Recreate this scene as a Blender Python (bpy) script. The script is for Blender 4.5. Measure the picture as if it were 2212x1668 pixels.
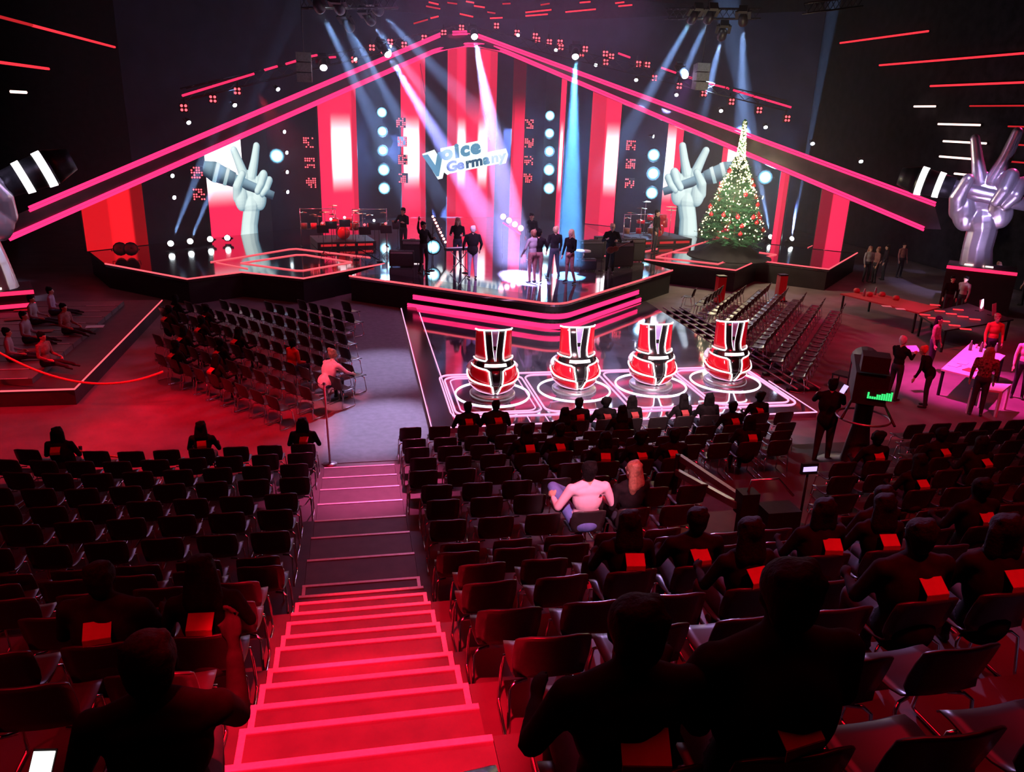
import bpy, bmesh, math, random
import numpy as np
from mathutils import Vector, Matrix
random.seed(7); RN = random.Random(11)
for o in list(bpy.data.objects): bpy.data.objects.remove(o)
SC = bpy.context.scene; COL = SC.collection
PI = math.pi
# ------------------------------------------------------------------ camera
FPX = 1700.0; EYE = np.array([0, 0, 7.1])
_p, _r, _y = [math.radians(a) for a in (19.0, 1.99, 11.61)]
_F = np.array([math.sin(_y)*math.cos(_p), math.cos(_y)*math.cos(_p), -math.sin(_p)])
_R = np.array([math.cos(_y), -math.sin(_y), 0.]); _D = np.cross(_F, _R)
_R2 = math.cos(_r)*_R - math.sin(_r)*_D; _D2 = math.sin(_r)*_R + math.cos(_r)*_D
cam_d = bpy.data.cameras.new('camera'); cam = bpy.data.objects.new('camera', cam_d); COL.objects.link(cam)
cam_d.sensor_fit = 'HORIZONTAL'; cam_d.sensor_width = 36; cam_d.lens = 36*FPX/2212; cam_d.clip_end = 300
cam.matrix_world = Matrix(((_R2[0], -_D2[0], -_F[0], EYE[0]), (_R2[1], -_D2[1], -_F[1], EYE[1]), (_R2[2], -_D2[2], -_F[2], EYE[2]), (0, 0, 0, 1)))
SC.camera = cam
# ------------------------------------------------------------------ world, exposure
SC.view_settings.view_transform = 'Standard'; SC.view_settings.look = 'None'
SC.view_settings.exposure = 0.0; SC.view_settings.gamma = 1.0; SC.view_settings.use_curve_mapping = False
W = bpy.data.worlds.new('world'); SC.world = W; W.use_nodes = True
W.node_tree.nodes['Background'].inputs[0].default_value = (.012, .003, .005, 1); W.node_tree.nodes['Background'].inputs[1].default_value = 0.25
SC.cycles.max_bounces = 5; SC.cycles.diffuse_bounces = 2; SC.cycles.glossy_bounces = 3; SC.cycles.volume_bounces = 0
SC.cycles.transmission_bounces = 2; SC.cycles.transparent_max_bounces = 6
SC.cycles.caustics_reflective = False; SC.cycles.caustics_refractive = False
SC.cycles.sample_clamp_indirect = 3.0; SC.cycles.sample_clamp_direct = 0.0
# ------------------------------------------------------------------ measuring: from a place in the frame to a point of the hall
def ray(px, py):
    return _F + _R2*(px-1106)/FPX + _D2*(py-834)/FPX
def at_z(px, py, z):
    d = ray(px, py); return EYE + d*(z-EYE[2])/d[2]
def at_y(px, py, Y):
    d = ray(px, py); return EYE + d*(Y/d[1])
def at_x(px, py, X):
    d = ray(px, py); return EYE + d*(X/d[0])
def at_plane(px, py, a, b):
    """vertical plane through plan points a, b"""
    n = np.array([-(b[1]-a[1]), b[0]-a[0], 0.]); d = ray(px, py)
    return EYE + d*(np.dot(np.array([a[0], a[1], 0])-EYE, n)/np.dot(d, n))
X0 = 6.8                                     # axis of the symmetrical stage set
def wall_y(x):
    return float(np.interp(abs(x-X0), [0, 5, 8.4, 11.8, 13.6, 17, 20], [50, 48.8, 45.8, 42.4, 40.8, 37.6, 35]))
def at_wall(px, py, off=0.0):
    """the bent rear wall of the set, OFF metres in front of it"""
    d = ray(px, py); lo, hi = 25.0, 60.0
    for _ in range(40):
        m = (lo+hi)/2; P = EYE + d*m/d[1]
        if P[1] < wall_y(P[0])-off: lo = m
        else: hi = m
    return EYE + d*lo/d[1]
def in_frame(P, margin=60):
    v = np.array(P)-EYE; z = v@_F
    if z < .5: return False
    x = 1106+FPX*(v@_R2)/z; y = 834+FPX*(v@_D2)/z
    return -margin < x < 2212+margin and -margin < y < 1668+margin
# ------------------------------------------------------------------ lamps and added fills that light the hall
def spot(name, loc, aim, col, watts, half_deg, blend=.4, r=.08):
    L = bpy.data.lights.new(name, 'SPOT'); L.color = col; L.energy = watts
    L.spot_size = math.radians(2*half_deg); L.spot_blend = blend; L.shadow_soft_size = r
    o = bpy.data.objects.new(name, L); COL.objects.link(o); o.location = loc
    o.rotation_euler = (Vector(aim)-Vector(loc)).to_track_quat('-Z', 'Y').to_euler()
    return o
def area(name, loc, aim, col, watts, sx, sy):
    L = bpy.data.lights.new(name, 'AREA'); L.color = col; L.energy = watts; L.shape = 'RECTANGLE'; L.size = sx; L.size_y = sy
    o = bpy.data.objects.new(name, L); COL.objects.link(o); o.location = loc
    o.rotation_euler = (Vector(aim)-Vector(loc)).to_track_quat('-Z', 'Y').to_euler()
    return o
RED = (1, .004, .022); LILAC = (.62, .42, 1.0); PINK = (1, .10, .32); ICE = (.30, .50, 1.0); CYAN = (.16, .62, 1.0)
spot('red_wash_lamp', (-.3, -.6, 14), (-.05, 4.0, 3.4), RED, 42000, 6.2, .5, .1)
spot('red_wash_lamp', (-.3, 1.2, 14), (-.05, 6.4, 2.4), RED, 34000, 5.6, .5, .1)
spot('red_wash_lamp', (4.5, 1.5, 14), (3.4, 6.2, 2.4), RED, 4000, 15, .8, .2)
spot('red_wash_lamp', (-4, 0, 14), (-3.4, 4.5, 3), RED, 2200, 14, .8, .2)
spot('red_wash_lamp', (7, 4, 14), (6.5, 11.5, 1.2), RED, 3600, 26, .9, .2)
spot('red_floor_lamp', (-4.5, 13, 12.5), (-3.5, 17.4, 0), RED, 12500, 13.5, .35, .15)
spot('red_floor_lamp', (-9, 16, 12.5), (-7.6, 18.6, 0), RED, 8000, 17, .6, .2)
spot('red_floor_lamp', (-5, 22, 12.5), (-4.8, 22.0, 0), RED, 3000, 22, .8, .2)
spot('lilac_aisle_lamp', (4.5, 27, 12.5), (.4, 17.6, 0), (.66, .54, 1.0), 26000, 6.5, .8, .15)
spot('lilac_aisle_lamp', (4.5, 30, 12.5), (.6, 22.0, 0), (.66, .54, 1.0), 15000, 8, .9, .15)
spot('pink_aisle_lamp', (2.5, 24, 12.5), (.0, 13.6, .4), (1, .10, .34), 17000, 7.5, .7, .15)
spot('pink_table_lamp', (13, 21, 12.5), (17.4, 18.9, .8), (1, .035, .36), 30000, 12, .7, .15)
spot('red_right_lamp', (17, 17, 12.5), (19, 25, .5), (1, .012, .06), 5500, 24, .9, .2)
spot('red_right_lamp', (13, 10, 12.5), (14, 18, .5), (1, .012, .05), 4200, 26, .9, .2)
spot('coach_lamp', (5.0, 29, 12.8), (6.8, 19.3, .8), (.74, .74, 1.0), 9000, 15, .7, .15)
spot('coach_back_lamp', (5.5, 3, 13), (6.8, 19.3, 1.0), (1, .72, .84), 32000, 10, .7, .15)
spot('statue_lamp', (19, 20, 11.5), (24.6, 28, 4.2), (.62, .48, 1.0), 9000, 9, .7, .1)
spot('statue_lamp', (22.6, 24.6, .9), (24.5, 27.8, 4.0), (.75, .55, 1.0), 1500, 26, .8, .1)
spot('statue_red_lamp', (28.5, 29, 9.5), (25.0, 28.2, 5.0), (1, .03, .22), 2500, 20, .8, .1)
spot('statue_lamp', (-7, 21, 11.5), (-11.4, 28, 4.2), (.72, .62, 1.0), 7000, 9, .7, .1)
area('stage_pink_wash', (6.8, 33, 11.5), (6.8, 31.5, 1), (1, .10, .38), 260, 9, 3)
area('lilac_front_fill', (6.0, 31, 10.5), (2.5, 6, 2), (.60, .45, 1.0), 420, 10, 2)  # added stage-side fill over seats and nosings, not a fixture
spot('pink_person_fill', (1.5, -2, 14), (3.0, 9.3, 2.2), (1, .40, .60), 19000, 2.6, .6, .1)  # added fill, lifts the back of the man in pink
spot('pink_person_fill', (-5, 12, 12.5), (-.9, 19.2, .7), (1, .22, .32), 12000, 3.6, .6, .1)  # second added fill, brightens the pink hooded jacket
spot('stage_front_fill', (5.0, 23, 12.3), (6.3, 30.6, 1.9), (.78, .42, 1.0), 14000, 13, .8, .15)  # added to brighten the performers, stands for no particular fixture
spot('lilac_seat_fill', (9, 27, 12.6), (4.0, 5.0, 3.4), LILAC, 15000, 6.5, .8, .15)  # extra spot added to tint the seat pans lilac
spot('band_red_fill', (-3.6, 35, 7.5), (-.6, 40.5, 1.4), (1, .03, .06), 5000, 22, .8, .1)  # added red fill, keeps the band gear from going dark
spot('band_violet_lamp', (15.5, 36, 9.5), (12.5, 39.5, 1.4), (.7, .2, .9), 4500, 20, .8, .1)
area('red_overhead_fill', (5.5, 8.5, 14.5), (5.5, 8.5, 0), RED, 650, 9, 10)  # added overhead area light, gives the chair rims a red highlight
area('red_overhead_fill', (-4.5, 8, 14.5), (-4.5, 8, 0), RED, 380, 6, 10)  # same added rim light over the left block
# ------------------------------------------------------------------ materials
def nn(nt, typ, **kw):
    n = nt.nodes.new(typ)
    for k, v in kw.items(): setattr(n, k, v)
    return n
def pbr(name, col, rough=.5, metal=0., var=.25, scale=14., spec=.5, bump=0., coat=0.):
    m = bpy.data.materials.new(name); m.use_nodes = True; nt = m.node_tree; b = nt.nodes['Principled BSDF']
    tc = nn(nt, 'ShaderNodeTexCoord'); nz = nn(nt, 'ShaderNodeTexNoise'); nz.inputs['Scale'].default_value = scale; nz.inputs['Detail'].default_value = 3
    nt.links.new(tc.outputs['Object'], nz.inputs['Vector'])
    cr = nn(nt, 'ShaderNodeValToRGB'); e = cr.color_ramp.elements
    e[0].position = .3; e[1].position = .7
    e[0].color = (*[c*(1-var) for c in col], 1); e[1].color = (*[min(1, c*(1+var)) for c in col], 1)
    nt.links.new(nz.outputs['Fac'], cr.inputs['Fac']); nt.links.new(cr.outputs['Color'], b.inputs['Base Color'])
    b.inputs['Roughness'].default_value = rough; b.inputs['Metallic'].default_value = metal; b.inputs['Specular IOR Level'].default_value = spec
    b.inputs['Coat Weight'].default_value = coat; b.inputs['Coat Roughness'].default_value = .1
    if bump:
        bp = nn(nt, 'ShaderNodeBump'); bp.inputs['Strength'].default_value = bump; bp.inputs['Distance'].default_value = .01
        nt.links.new(nz.outputs['Fac'], bp.inputs['Height']); nt.links.new(bp.outputs['Normal'], b.inputs['Normal'])
    return m
def emis(name, col, strength, sample=True):
    m = bpy.data.materials.new(name); m.use_nodes = True; nt = m.node_tree
    for n in list(nt.nodes): nt.nodes.remove(n)
    o = nn(nt, 'ShaderNodeOutputMaterial'); e = nn(nt, 'ShaderNodeEmission')
    e.inputs[0].default_value = (*col, 1); e.inputs[1].default_value = strength
    nt.links.new(e.outputs[0], o.inputs['Surface'])
    if not sample: m.cycles.emission_sampling = 'NONE'
    return m
M = {}
M['floor'] = pbr('arena_floor', (.16, .14, .15), .5, 0, .22, 1.3, .4)
M['carpet'] = pbr('aisle_carpet', (.19, .18, .20), .8, 0, .12, 6, .3)
M['terrace'] = pbr('terrace_black_ply', (.055, .05, .05), .55, 0, .2, 3)
M['tread'] = pbr('stair_tread_ply', (.075, .07, .073), .55, 0, .16, 5)
M['nosing'] = pbr('aluminium_nosing', (.85, .82, .84), .35, .3, .08, 30)
M['wall'] = pbr('black_drape', (.022, .02, .024), .95, 0, .4, 2, .1)
M['deck'] = pbr('stage_gloss_black', (.035, .032, .04), .07, 0, .3, 2, .9, 0, .6)
M['deck_mirror'] = pbr('stage_mirror_floor', (.60, .57, .64), .06, .9, .08, 2, .6)
M['skirt'] = pbr('stage_skirt', (.012, .011, .014), .6, 0, .3, 3)
M['beam'] = pbr('beam_gloss', (.05, .03, .045), .22, 0, .3, 1.5, .6)
M['metal'] = pbr('black_metal', (.025, .025, .028), .4, .6, .2, 20)
M['chrome'] = pbr('chrome_tube', (.75, .73, .75), .18, 1, .05, 20)
M['shell'] = pbr('dark_chair_shell', (.030, .022, .023), .32, 0, .12, 9, .55)
M['steel'] = pbr('grey_steel', (.45, .45, .5), .35, .8, .1, 20)
M['silver'] = pbr('satin_silver', (.62, .60, .68), .3, .85, .06, 2)
M['rubber'] = pbr('black_rubber', (.015, .015, .016), .6)
M['amp'] = pbr('amp_vinyl', (.03, .028, .03), .7, 0, .3, 40)
M['grille'] = pbr('grille_cloth', (.07, .065, .07), .9, 0, .5, 120)
M['plastic_red'] = pbr('gloss_red_plastic', (.75, .012, .03), .18, 0, .05, 4, .6, 0, .5)
M['plastic_black'] = pbr('gloss_black_plastic', (.012, .011, .012), .16, 0, .1, 4, .6)
M['plastic_white'] = pbr('white_plastic', (.82, .80, .84), .3, 0, .04, 4)
M['lilac'] = pbr('lilac_plastic', (.38, .30, .60), .3, 0, .05, 4)
M['paper'] = pbr('paper', (.80, .76, .76), .8, 0, .06, 25)
M['card'] = pbr('red_card', (.42, .06, .06), .7, 0, .06, 20)
M['cloth_white'] = pbr('white_table_cloth', (.80, .74, .78), .8, 0, .06, 5)
M['wood'] = pbr('brown_wood', (.22, .10, .05), .4, 0, .3, 8)
M['led_red'] = emis('led_strip_red', (1, .018, .085), 1.9)
M['led_beam'] = emis('led_strip_pink', (1, .022, .14), 2.0)
M['led_edge'] = emis('led_edge_salmon', (1, .10, .13), 1.5)
M['led_coach'] = emis('led_coach_pink', (1, .36, .62), 1.7)
M['led_white'] = emis('led_white', (1, .93, .97), 2.4)
M['led_hot'] = emis('led_wall_white', (1, .62, .55), 3.0)
M['led_wall'] = emis('led_wall_red', (1, .028, .045), 1.5)
M['lens'] = emis('lamp_lens', (.86, .95, 1.0), 22)
def star_lens():
    """blinder: white core, its cyan halo painted as emission falloff over the disc"""
    m = bpy.data.materials.new('blinder_lens_halo'); m.use_nodes = True; nt = m.node_tree
    for n in list(nt.nodes): nt.nodes.remove(n)
    o = nn(nt, 'ShaderNodeOutputMaterial'); e = nn(nt, 'ShaderNodeEmission'); tc = nn(nt, 'ShaderNodeTexCoord'); vm = nn(nt, 'ShaderNodeVectorMath', operation='LENGTH'); cr = nn(nt, 'ShaderNodeValToRGB')
    nt.links.new(tc.outputs['Object'], vm.inputs[0]); mr = nn(nt, 'ShaderNodeMapRange'); mr.inputs[2].default_value = .36; nt.links.new(vm.outputs['Value'], mr.inputs[0]); nt.links.new(mr.outputs[0], cr.inputs['Fac'])
    el = cr.color_ramp.elements; el[0].position = .28; el[0].color = (1, 1, 1, 1); el[1].position = 1; el[1].color = (.002, .008, .014, 1)
    for p, c in ((.42, (.30, .62, .72, 1)), (.7, (.03, .10, .14, 1))): q = el.new(p); q.color = c
    nt.links.new(cr.outputs['Color'], e.inputs[0]); e.inputs[1].default_value = 6.0; nt.links.new(e.outputs[0], o.inputs[0]); return m
M['lens_star'] = star_lens()
M['lens_pin'] = emis('pin_lens', (.75, .88, 1.0), 10, False)
M['led_dot'] = emis('red_dots', (1, .06, .08), 4.0, False)
M['green'] = emis('green_meter', (.05, 1, .22), 1.3, False)
M['phone'] = emis('phone_screen', (.97, 1, .95), 2.5)
M['monitor'] = emis('monitor_glow', (.62, .45, 1), 1.4, False)
M['bulb'] = emis('warm_bulb', (1, .80, .42), 6.5, False)
M['dim_red'] = emis('dim_red_panel', (1, .03, .04), .55)
# ------------------------------------------------------------------ mesh builder: everything added is one mesh
class MB:
    def __init__(s): s.v = []; s.f = []; s.m = []; s.s = []
    def add(s, vs, fs, mat=0, smooth=False):
        b = len(s.v); s.v += [tuple(map(float, p)) for p in vs]
        for f in fs: s.f.append(tuple(i+b for i in f)); s.m.append(mat); s.s.append(smooth)
        return s
    def box(s, c, d, mat=0, rz=0., rx=0., ry=0.):
        R = Matrix.Rotation(rz, 3, 'Z') @ Matrix.Rotation(ry, 3, 'Y') @ Matrix.Rotation(rx, 3, 'X'); vs = []
        for z in (-.5, .5):
            for x, y in ((-.5, -.5), (.5, -.5), (.5, .5), (-.5, .5)):
                vs.append(R @ Vector((x*d[0], y*d[1], z*d[2])) + Vector(c))
        return s.add(vs, [(0, 3, 2, 1), (4, 5, 6, 7), (0, 1, 5, 4), (1, 2, 6, 5), (2, 3, 7, 6), (3, 0, 4, 7)], mat)
    def bar(s, a, b, w, h, mat=0, up=(0, 0, 1)):
        a = Vector(a); b = Vector(b); t = (b-a).normalized(); u = Vector(up); x = t.cross(u)
        if x.length < 1e-4: x = t.cross(Vector((1, 0, 0)))
        x.normalize(); y = x.cross(t); vs = []
        for p in (a, b):
            for i, j in ((-1, -1), (1, -1), (1, 1), (-1, 1)): vs.append(p + x*(i*w/2) + y*(j*h/2))
        return s.add(vs, [(0, 1, 2, 3), (7, 6, 5, 4), (0, 4, 5, 1), (1, 5, 6, 2), (2, 6, 7, 3), (3, 7, 4, 0)], mat)
    def tube(s, pts, r, n=6, mat=0, closed=False, caps=True):
        P = [Vector(p) for p in pts]; k = len(P); rs = r if isinstance(r, (list, tuple)) else [r]*k
        vs = []; x = None
        for i in range(k):
            t = (P[(i+1) % k]-P[i-1]) if closed else (P[min(i+1, k-1)]-P[max(i-1, 0)])
            t.normalize()
            if x is None:
                x = t.cross(Vector((0, 0, 1)))
                if x.length < 1e-3: x = t.cross(Vector((1, 0, 0)))
            x = (x - t*x.dot(t)).normalized(); y = t.cross(x)
            for j in range(n):
                a = 2*PI*j/n; vs.append(P[i] + x*(rs[i]*math.cos(a)) + y*(rs[i]*math.sin(a)))
        fs = []
        for i in range(k if closed else k-1):
            for j in range(n):
                a = i*n+j; b = i*n+(j+1) % n; c = ((i+1) % k)*n
                fs.append((a, b, c+(j+1) % n, c+j))
        if caps and not closed: fs += [tuple(range(n-1, -1, -1)), tuple((k-1)*n+j for j in range(n))]
        return s.add(vs, fs, mat, True)
    def cyl(s, a, b, r0, r1=None, n=12, mat=0): return s.tube([a, b], [r0, r0 if r1 is None else r1], n, mat)
    def lathe(s, c, prof, n=16, mat=0, axis='Z', a0=0., a1=2*PI):
        full = abs(a1-a0-2*PI) < 1e-6; k = n if full else n+1; vs = []; fs = []
        for r, z in prof:
            for j in range(k):
                a = a0+(a1-a0)*j/n; vs.append((c[0]+r*math.cos(a), c[1]+r*math.sin(a), c[2]+z))
        for i in range(len(prof)-1):
            for j in range(n):
                j2 = (j+1) % k; fs.append((i*k+j, i*k+j2, (i+1)*k+j2, (i+1)*k+j))
        return s.add(vs, fs, mat, True)
    def sph(s, c, r, n=10, m=7, mat=0):
        r = (r, r, r) if not isinstance(r, (tuple, list)) else r
        vs = [(c[0], c[1], c[2]-r[2])]; fs = []
        for i in range(1, m):
            t = PI*i/m
            for j in range(n):
                a = 2*PI*j/n; vs.append((c[0]+r[0]*math.sin(t)*math.cos(a), c[1]+r[1]*math.sin(t)*math.sin(a), c[2]-r[2]*math.cos(t)))
        vs.append((c[0], c[1], c[2]+r[2])); L = len(vs)-1
        for j in range(n):
            fs.append((0, 1+(j+1) % n, 1+j)); fs.append((L, L-n+j, L-n+(j+1) % n))
        for i in range(m-2):
            for j in range(n):
                a = 1+i*n+j; b = 1+i*n+(j+1) % n; fs.append((a, b, b+n, a+n))
        return s.add(vs, fs, mat, True)
    def prism(s, poly, z0, z1, mat=0, top=None):
        n = len(poly); vs = [(p[0], p[1], z0) for p in poly]+[(p[0], p[1], z1) for p in poly]
        s.add(vs, [tuple(range(n-1, -1, -1))]+[(i, (i+1) % n, n+(i+1) % n, n+i) for i in range(n)], mat)
        return s.add(vs[n:], [tuple(range(n))], mat if top is None else top)
    def slab(s, quad, th, mat=0):
        """a thin slab from four corners, TH deep along the normal"""
        q = [Vector(p) for p in quad]; nrm = (q[1]-q[0]).cross(q[3]-q[0]).normalized()*th
        vs = q+[p+nrm for p in q]
        return s.add(vs, [(3, 2, 1, 0), (4, 5, 6, 7), (0, 1, 5, 4), (1, 2, 6, 5), (2, 3, 7, 6), (3, 0, 4, 7)], mat)
    def mesh(s, name, mats):
        me = bpy.data.meshes.new(name); me.from_pydata(s.v, [], s.f)
        for m in (mats if isinstance(mats, (list, tuple)) else [mats]): me.materials.append(M[m] if isinstance(m, str) else m)
        me.polygons.foreach_set('material_index', s.m); me.polygons.foreach_set('use_smooth', s.s); me.update(); return me
    def build(s, name, mats, parent=None, loc=None): return link(name, s.mesh(name, mats), parent, loc)
def link(name, me, parent=None, loc=None):
    o = bpy.data.objects.new(name, me); COL.objects.link(o)
    if parent is not None: o.parent = parent
    if loc is not None: o.location = loc
    return o
def tag(o, label, cat, group=None, kind=None):
    o['label'] = label; o['category'] = cat
    if group: o['group'] = group
    if kind: o['kind'] = kind
    return o
def thing(name, label, cat, loc=(0, 0, 0), rz=0., group=None):
    o = bpy.data.objects.new(name, None); COL.objects.link(o); o.empty_display_size = .1
    o.location = loc; o.rotation_euler = (0, 0, rz); return tag(o, label, cat, group)
def struct(o): o['kind'] = 'structure'; return o
KIDS = {}
def kids(o):
    return [c for c in o.children]
def copy_tree(o, ch=None, parent=None):
    """CH: children map taken once, so that no search runs inside the loop"""
    c = o.copy(); COL.objects.link(c)
    if parent is not None: c.parent = parent
    for k in (ch.get(o.name, []) if ch is not None else list(o.children)): copy_tree(k, ch, c)
    return c
def tree_map(o, d=None):
    d = {} if d is None else d; d[o.name] = list(o.children)
    for c in d[o.name]: tree_map(c, d)
    return d
ORD = ['first', 'second', 'third', 'fourth', 'fifth', 'sixth', 'seventh', 'eighth', 'ninth', 'tenth', 'eleventh', 'twelfth', 'thirteenth', 'fourteenth', 'fifteenth', 'sixteenth', 'seventeenth', 'eighteenth', 'nineteenth', 'twentieth']
# ------------------------------------------------------------------ soft bodies: overlapping capsules and ellipsoids fused into ONE surface
class Soft:
    def __init__(s): s.p = []
    def cap(s, a, b, r0, r1=None, mat=0): s.p.append(('c', np.array(a, float), np.array(b, float), r0, r0 if r1 is None else r1, mat)); return s
    def ell(s, c, r, mat=0): s.p.append(('e', np.array(c, float), np.array(r, float), 0, 0, mat)); return s
    def chain(s, pts, rs, mat=0):
        for i in range(len(pts)-1): s.cap(pts[i], pts[i+1], rs[i], rs[i+1], mat)
        return s
    def mesh(s, name, mats, vox, smooth=3, mirror=False):
        mb = MB()
        for q in s.p:
            if q[0] == 'c':
                a, b, r0, r1 = q[1], q[2], q[3], q[4]; L = np.linalg.norm(b-a)
                if L > 1e-5: mb.tube([a, b], [r0, r1], 12)
                mb.sph(a, r0, 12, 8); mb.sph(b, r1, 12, 8)
            else: mb.sph(q[1], tuple(q[2]), 16, 12)
        me = mb.mesh(name+'_raw', []); o = bpy.data.objects.new(name, me); COL.objects.link(o)
        r = o.modifiers.new('r', 'REMESH'); r.mode = 'VOXEL'; r.voxel_size = vox; r.use_smooth_shade = True
        if smooth: sm = o.modifiers.new('s', 'SMOOTH'); sm.iterations = smooth; sm.factor = .5
        dg = bpy.context.evaluated_depsgraph_get(); out = bpy.data.meshes.new_from_object(o.evaluated_get(dg)); out.name = name
        bpy.data.objects.remove(o); bpy.data.meshes.remove(me)
        out.materials.clear()
        for m in mats: out.materials.append(M[m] if isinstance(m, str) else m)
        n = len(out.polygons); c = np.empty(n*3); out.polygons.foreach_get('center', c); c = c.reshape(-1, 3)
        best = np.full(n, 1e9); idx = np.zeros(n, int)
        for q in s.p:
            if q[0] == 'c':
                ab = q[2]-q[1]; t = np.clip(((c-q[1])@ab)/max(ab@ab, 1e-9), 0, 1)
                d = np.linalg.norm(c-(q[1]+t[:, None]*ab), axis=1)-(q[3]+(q[4]-q[3])*t)
            else: k = (c-q[1])/q[2]; l = np.linalg.norm(k, axis=1); d = (l-1)*np.min(q[2])
            w = d < best; best[w] = d[w]; idx[w] = q[5]
        out.polygons.foreach_set('material_index', idx.astype(np.int32)); out.polygons.foreach_set('use_smooth', np.ones(n, bool))
        if mirror:
            co = np.empty(len(out.vertices)*3); out.vertices.foreach_get('co', co); co = co.reshape(-1, 3); co[:, 0] *= -1; out.vertices.foreach_set('co', co.ravel()); out.flip_normals()
        out.update(); return out
# ------------------------------------------------------------------ the hall
def plane_box(name, lo, hi, mat):
    c = [(a+b)/2 for a, b in zip(lo, hi)]; d = [b-a for a, b in zip(lo, hi)]
    return struct(MB().box(c, d).build(name, mat))
plane_box('floor', (-30, -12, -.3), (42, 74, 0), 'floor')
plane_box('ceiling', (-30, -12, 17), (42, 74, 17.3), 'wall')
plane_box('wall_rear', (-30, 73.5, 0), (42, 74, 17), 'wall')
plane_box('wall_left', (-30.3, -12, 0), (-30, 74, 17), 'wall')
plane_box('wall_right', (30.9, -12, 0), (31.3, 74, 17), 'wall')
plane_box('wall_behind', (-30, -12.4, 0), (42, -12, 17), 'wall')
# black drape right behind the set, following its bend
mb = MB(); n = 40
xs = [X0-16.5+33*i/n for i in range(n+1)]
for i in range(n):
    a = (xs[i], wall_y(xs[i])+1.2); b = (xs[i+1], wall_y(xs[i+1])+1.2)
    z0, z1 = 0, 12.5
    mb.slab([(a[0], a[1], z0), (b[0], b[1], z0), (b[0], b[1], z1), (a[0], a[1], z1)], -.06)
M['drape'] = pbr('stage_drape', (.026, .026, .05), .95, 0, .25, 1.2, .1)
mb.build('wall_drape', 'drape')['kind'] = 'structure'
plane_box('floor_aisle', (-.84, 15.6, 0), (1.56, 33, .012), 'carpet')
# ------------------------------------------------------------------ terraces and aisle stairs
NY = [2.48, 2.95, 3.43, 3.91, 4.34, 4.78, 5.2, 5.72, 6.15, 6.63, 7.07, 7.54, 7.97, 8.49, 9.41, 10.36, 11.24, 12.19, 13.15, 14.07, 14.97]
NZ = [4.247, 4.047] + [3.847-.2*k for k in range(12)] + [1.647-.2053*k for k in range(1, 8)]
XL, XR = -.751, .66
stairs = thing('aisle_stairs', 'long red lit aisle stairs with pale edge strips descending through the seating', 'stairs', (0, 0, 0))
for i, (y, z) in enumerate(zip(NY, NZ)):
    y0 = NY[i-1]-.02 if i else 1.6
    st = MB().box(((XL+XR)/2, (y0+y)/2, z/2), (XR-XL, y-y0, z)).build('step', 'tread', stairs)
    MB().box(((XL+XR)/2, y-.022, z+.003), (XR-XL, .046, .008)).build('nosing', 'nosing', st)
    if i < 14 and i % 2 == 1 or i in (4, 6, 8):
        MB().box((XL+.022, (y0+.1+y)/2, z+.003), (.04, y-y0-.16, .007)).build('side_strip', 'nosing', st)
        if i > 3: MB().box((XR-.022, (y0+.1+y)/2, z+.003), (.04, y-y0-.16, .007)).build('side_strip', 'nosing', st)
# rows: (floor height, nosing y); terrace tops left and right of the stairs
ROWS = [(NZ[i], NY[i]) for i in (0, 2, 4, 6, 8, 10, 12, 13, 14, 15, 16, 17, 18, 19, 20)] + [(0., 15.95)]
prev = 1.2
for k, (z, y) in enumerate(ROWS[:-1]):
    for (a, b) in ((XR+.004, 16.5), (-13, XL-.004)):
        struct(MB().box(((a+b)/2, (prev+y)/2, z/2-.002), (b-a, y-prev-.004, z-.004)).build('floor_terrace', 'terrace'))
    prev = y
# ------------------------------------------------------------------ stage decks
def deck(name, label, poly, z, mat='deck'):
    t = thing(name, label, 'stage', (0, 0, 0))
    MB().prism(poly, z-.12, z).build('deck_top', mat, t)
    c = np.mean(np.array(poly), axis=0); q = [tuple(c+(np.array(p)-c)*.992) for p in poly]
    MB().prism(q, 0, z-.122).build('skirt', 'skirt', t); return t
def strip(parent, pts, r, mat, name='light_strip', n=6, closed=False):
    return MB().tube(pts, r, n, 0, closed).build(name, mat, parent)
def bez(a, b, c, n=10):
    a, b, c = map(np.array, (a, b, c)); return [tuple((1-t)**2*a+2*t*(1-t)*b+t*t*c) for t in np.linspace(0, 1, n)]
ZS = 1.0
P1, PC, P2 = (-.25, 30.85), (6.8, 25.55), (13.4, 31.75)
def toward(a, b, d): a = np.array(a, float); b = np.array(b, float); return tuple(a+(b-a)/np.linalg.norm(b-a)*d)
front = [P1]+bez(toward(PC, P1, .7), PC, toward(PC, P2, .7), 8)+[P2]
stage = deck('main_stage', 'glossy black main stage with a pointed front and pink light strips below', front+[(12.5, 34.95), (13.6, 38), (13.6, 46.9), (11.8, 48.5), (6.8, 49.7), (1.8, 48.5), (0, 46.9), (0, 38), (1.25, 33.5)], ZS, 'deck_mirror')
if True:
    inn = [(P1[0]+1.5, P1[1]+.35)]+bez(toward((PC[0], PC[1]+1.25), (P1[0]+1.5, P1[1]+.35), .8), (PC[0], PC[1]+1.25), toward((PC[0], PC[1]+1.25), (P2[0]-1.4, P2[1]+.2), .8), 8)+[(P2[0]-1.4, P2[1]+.2)]
    n = len(front); MB().add([(*p, ZS+.004) for p in front]+[(*p, ZS+.004) for p in inn], [(i, i+1, n+i+1, n+i) for i in range(n-1)]).build('deck_border', 'deck', stage)
strip(stage, [(p[0], p[1]-.02, ZS+.0) for p in front], .035, 'led_edge', 'edge_light')
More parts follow.
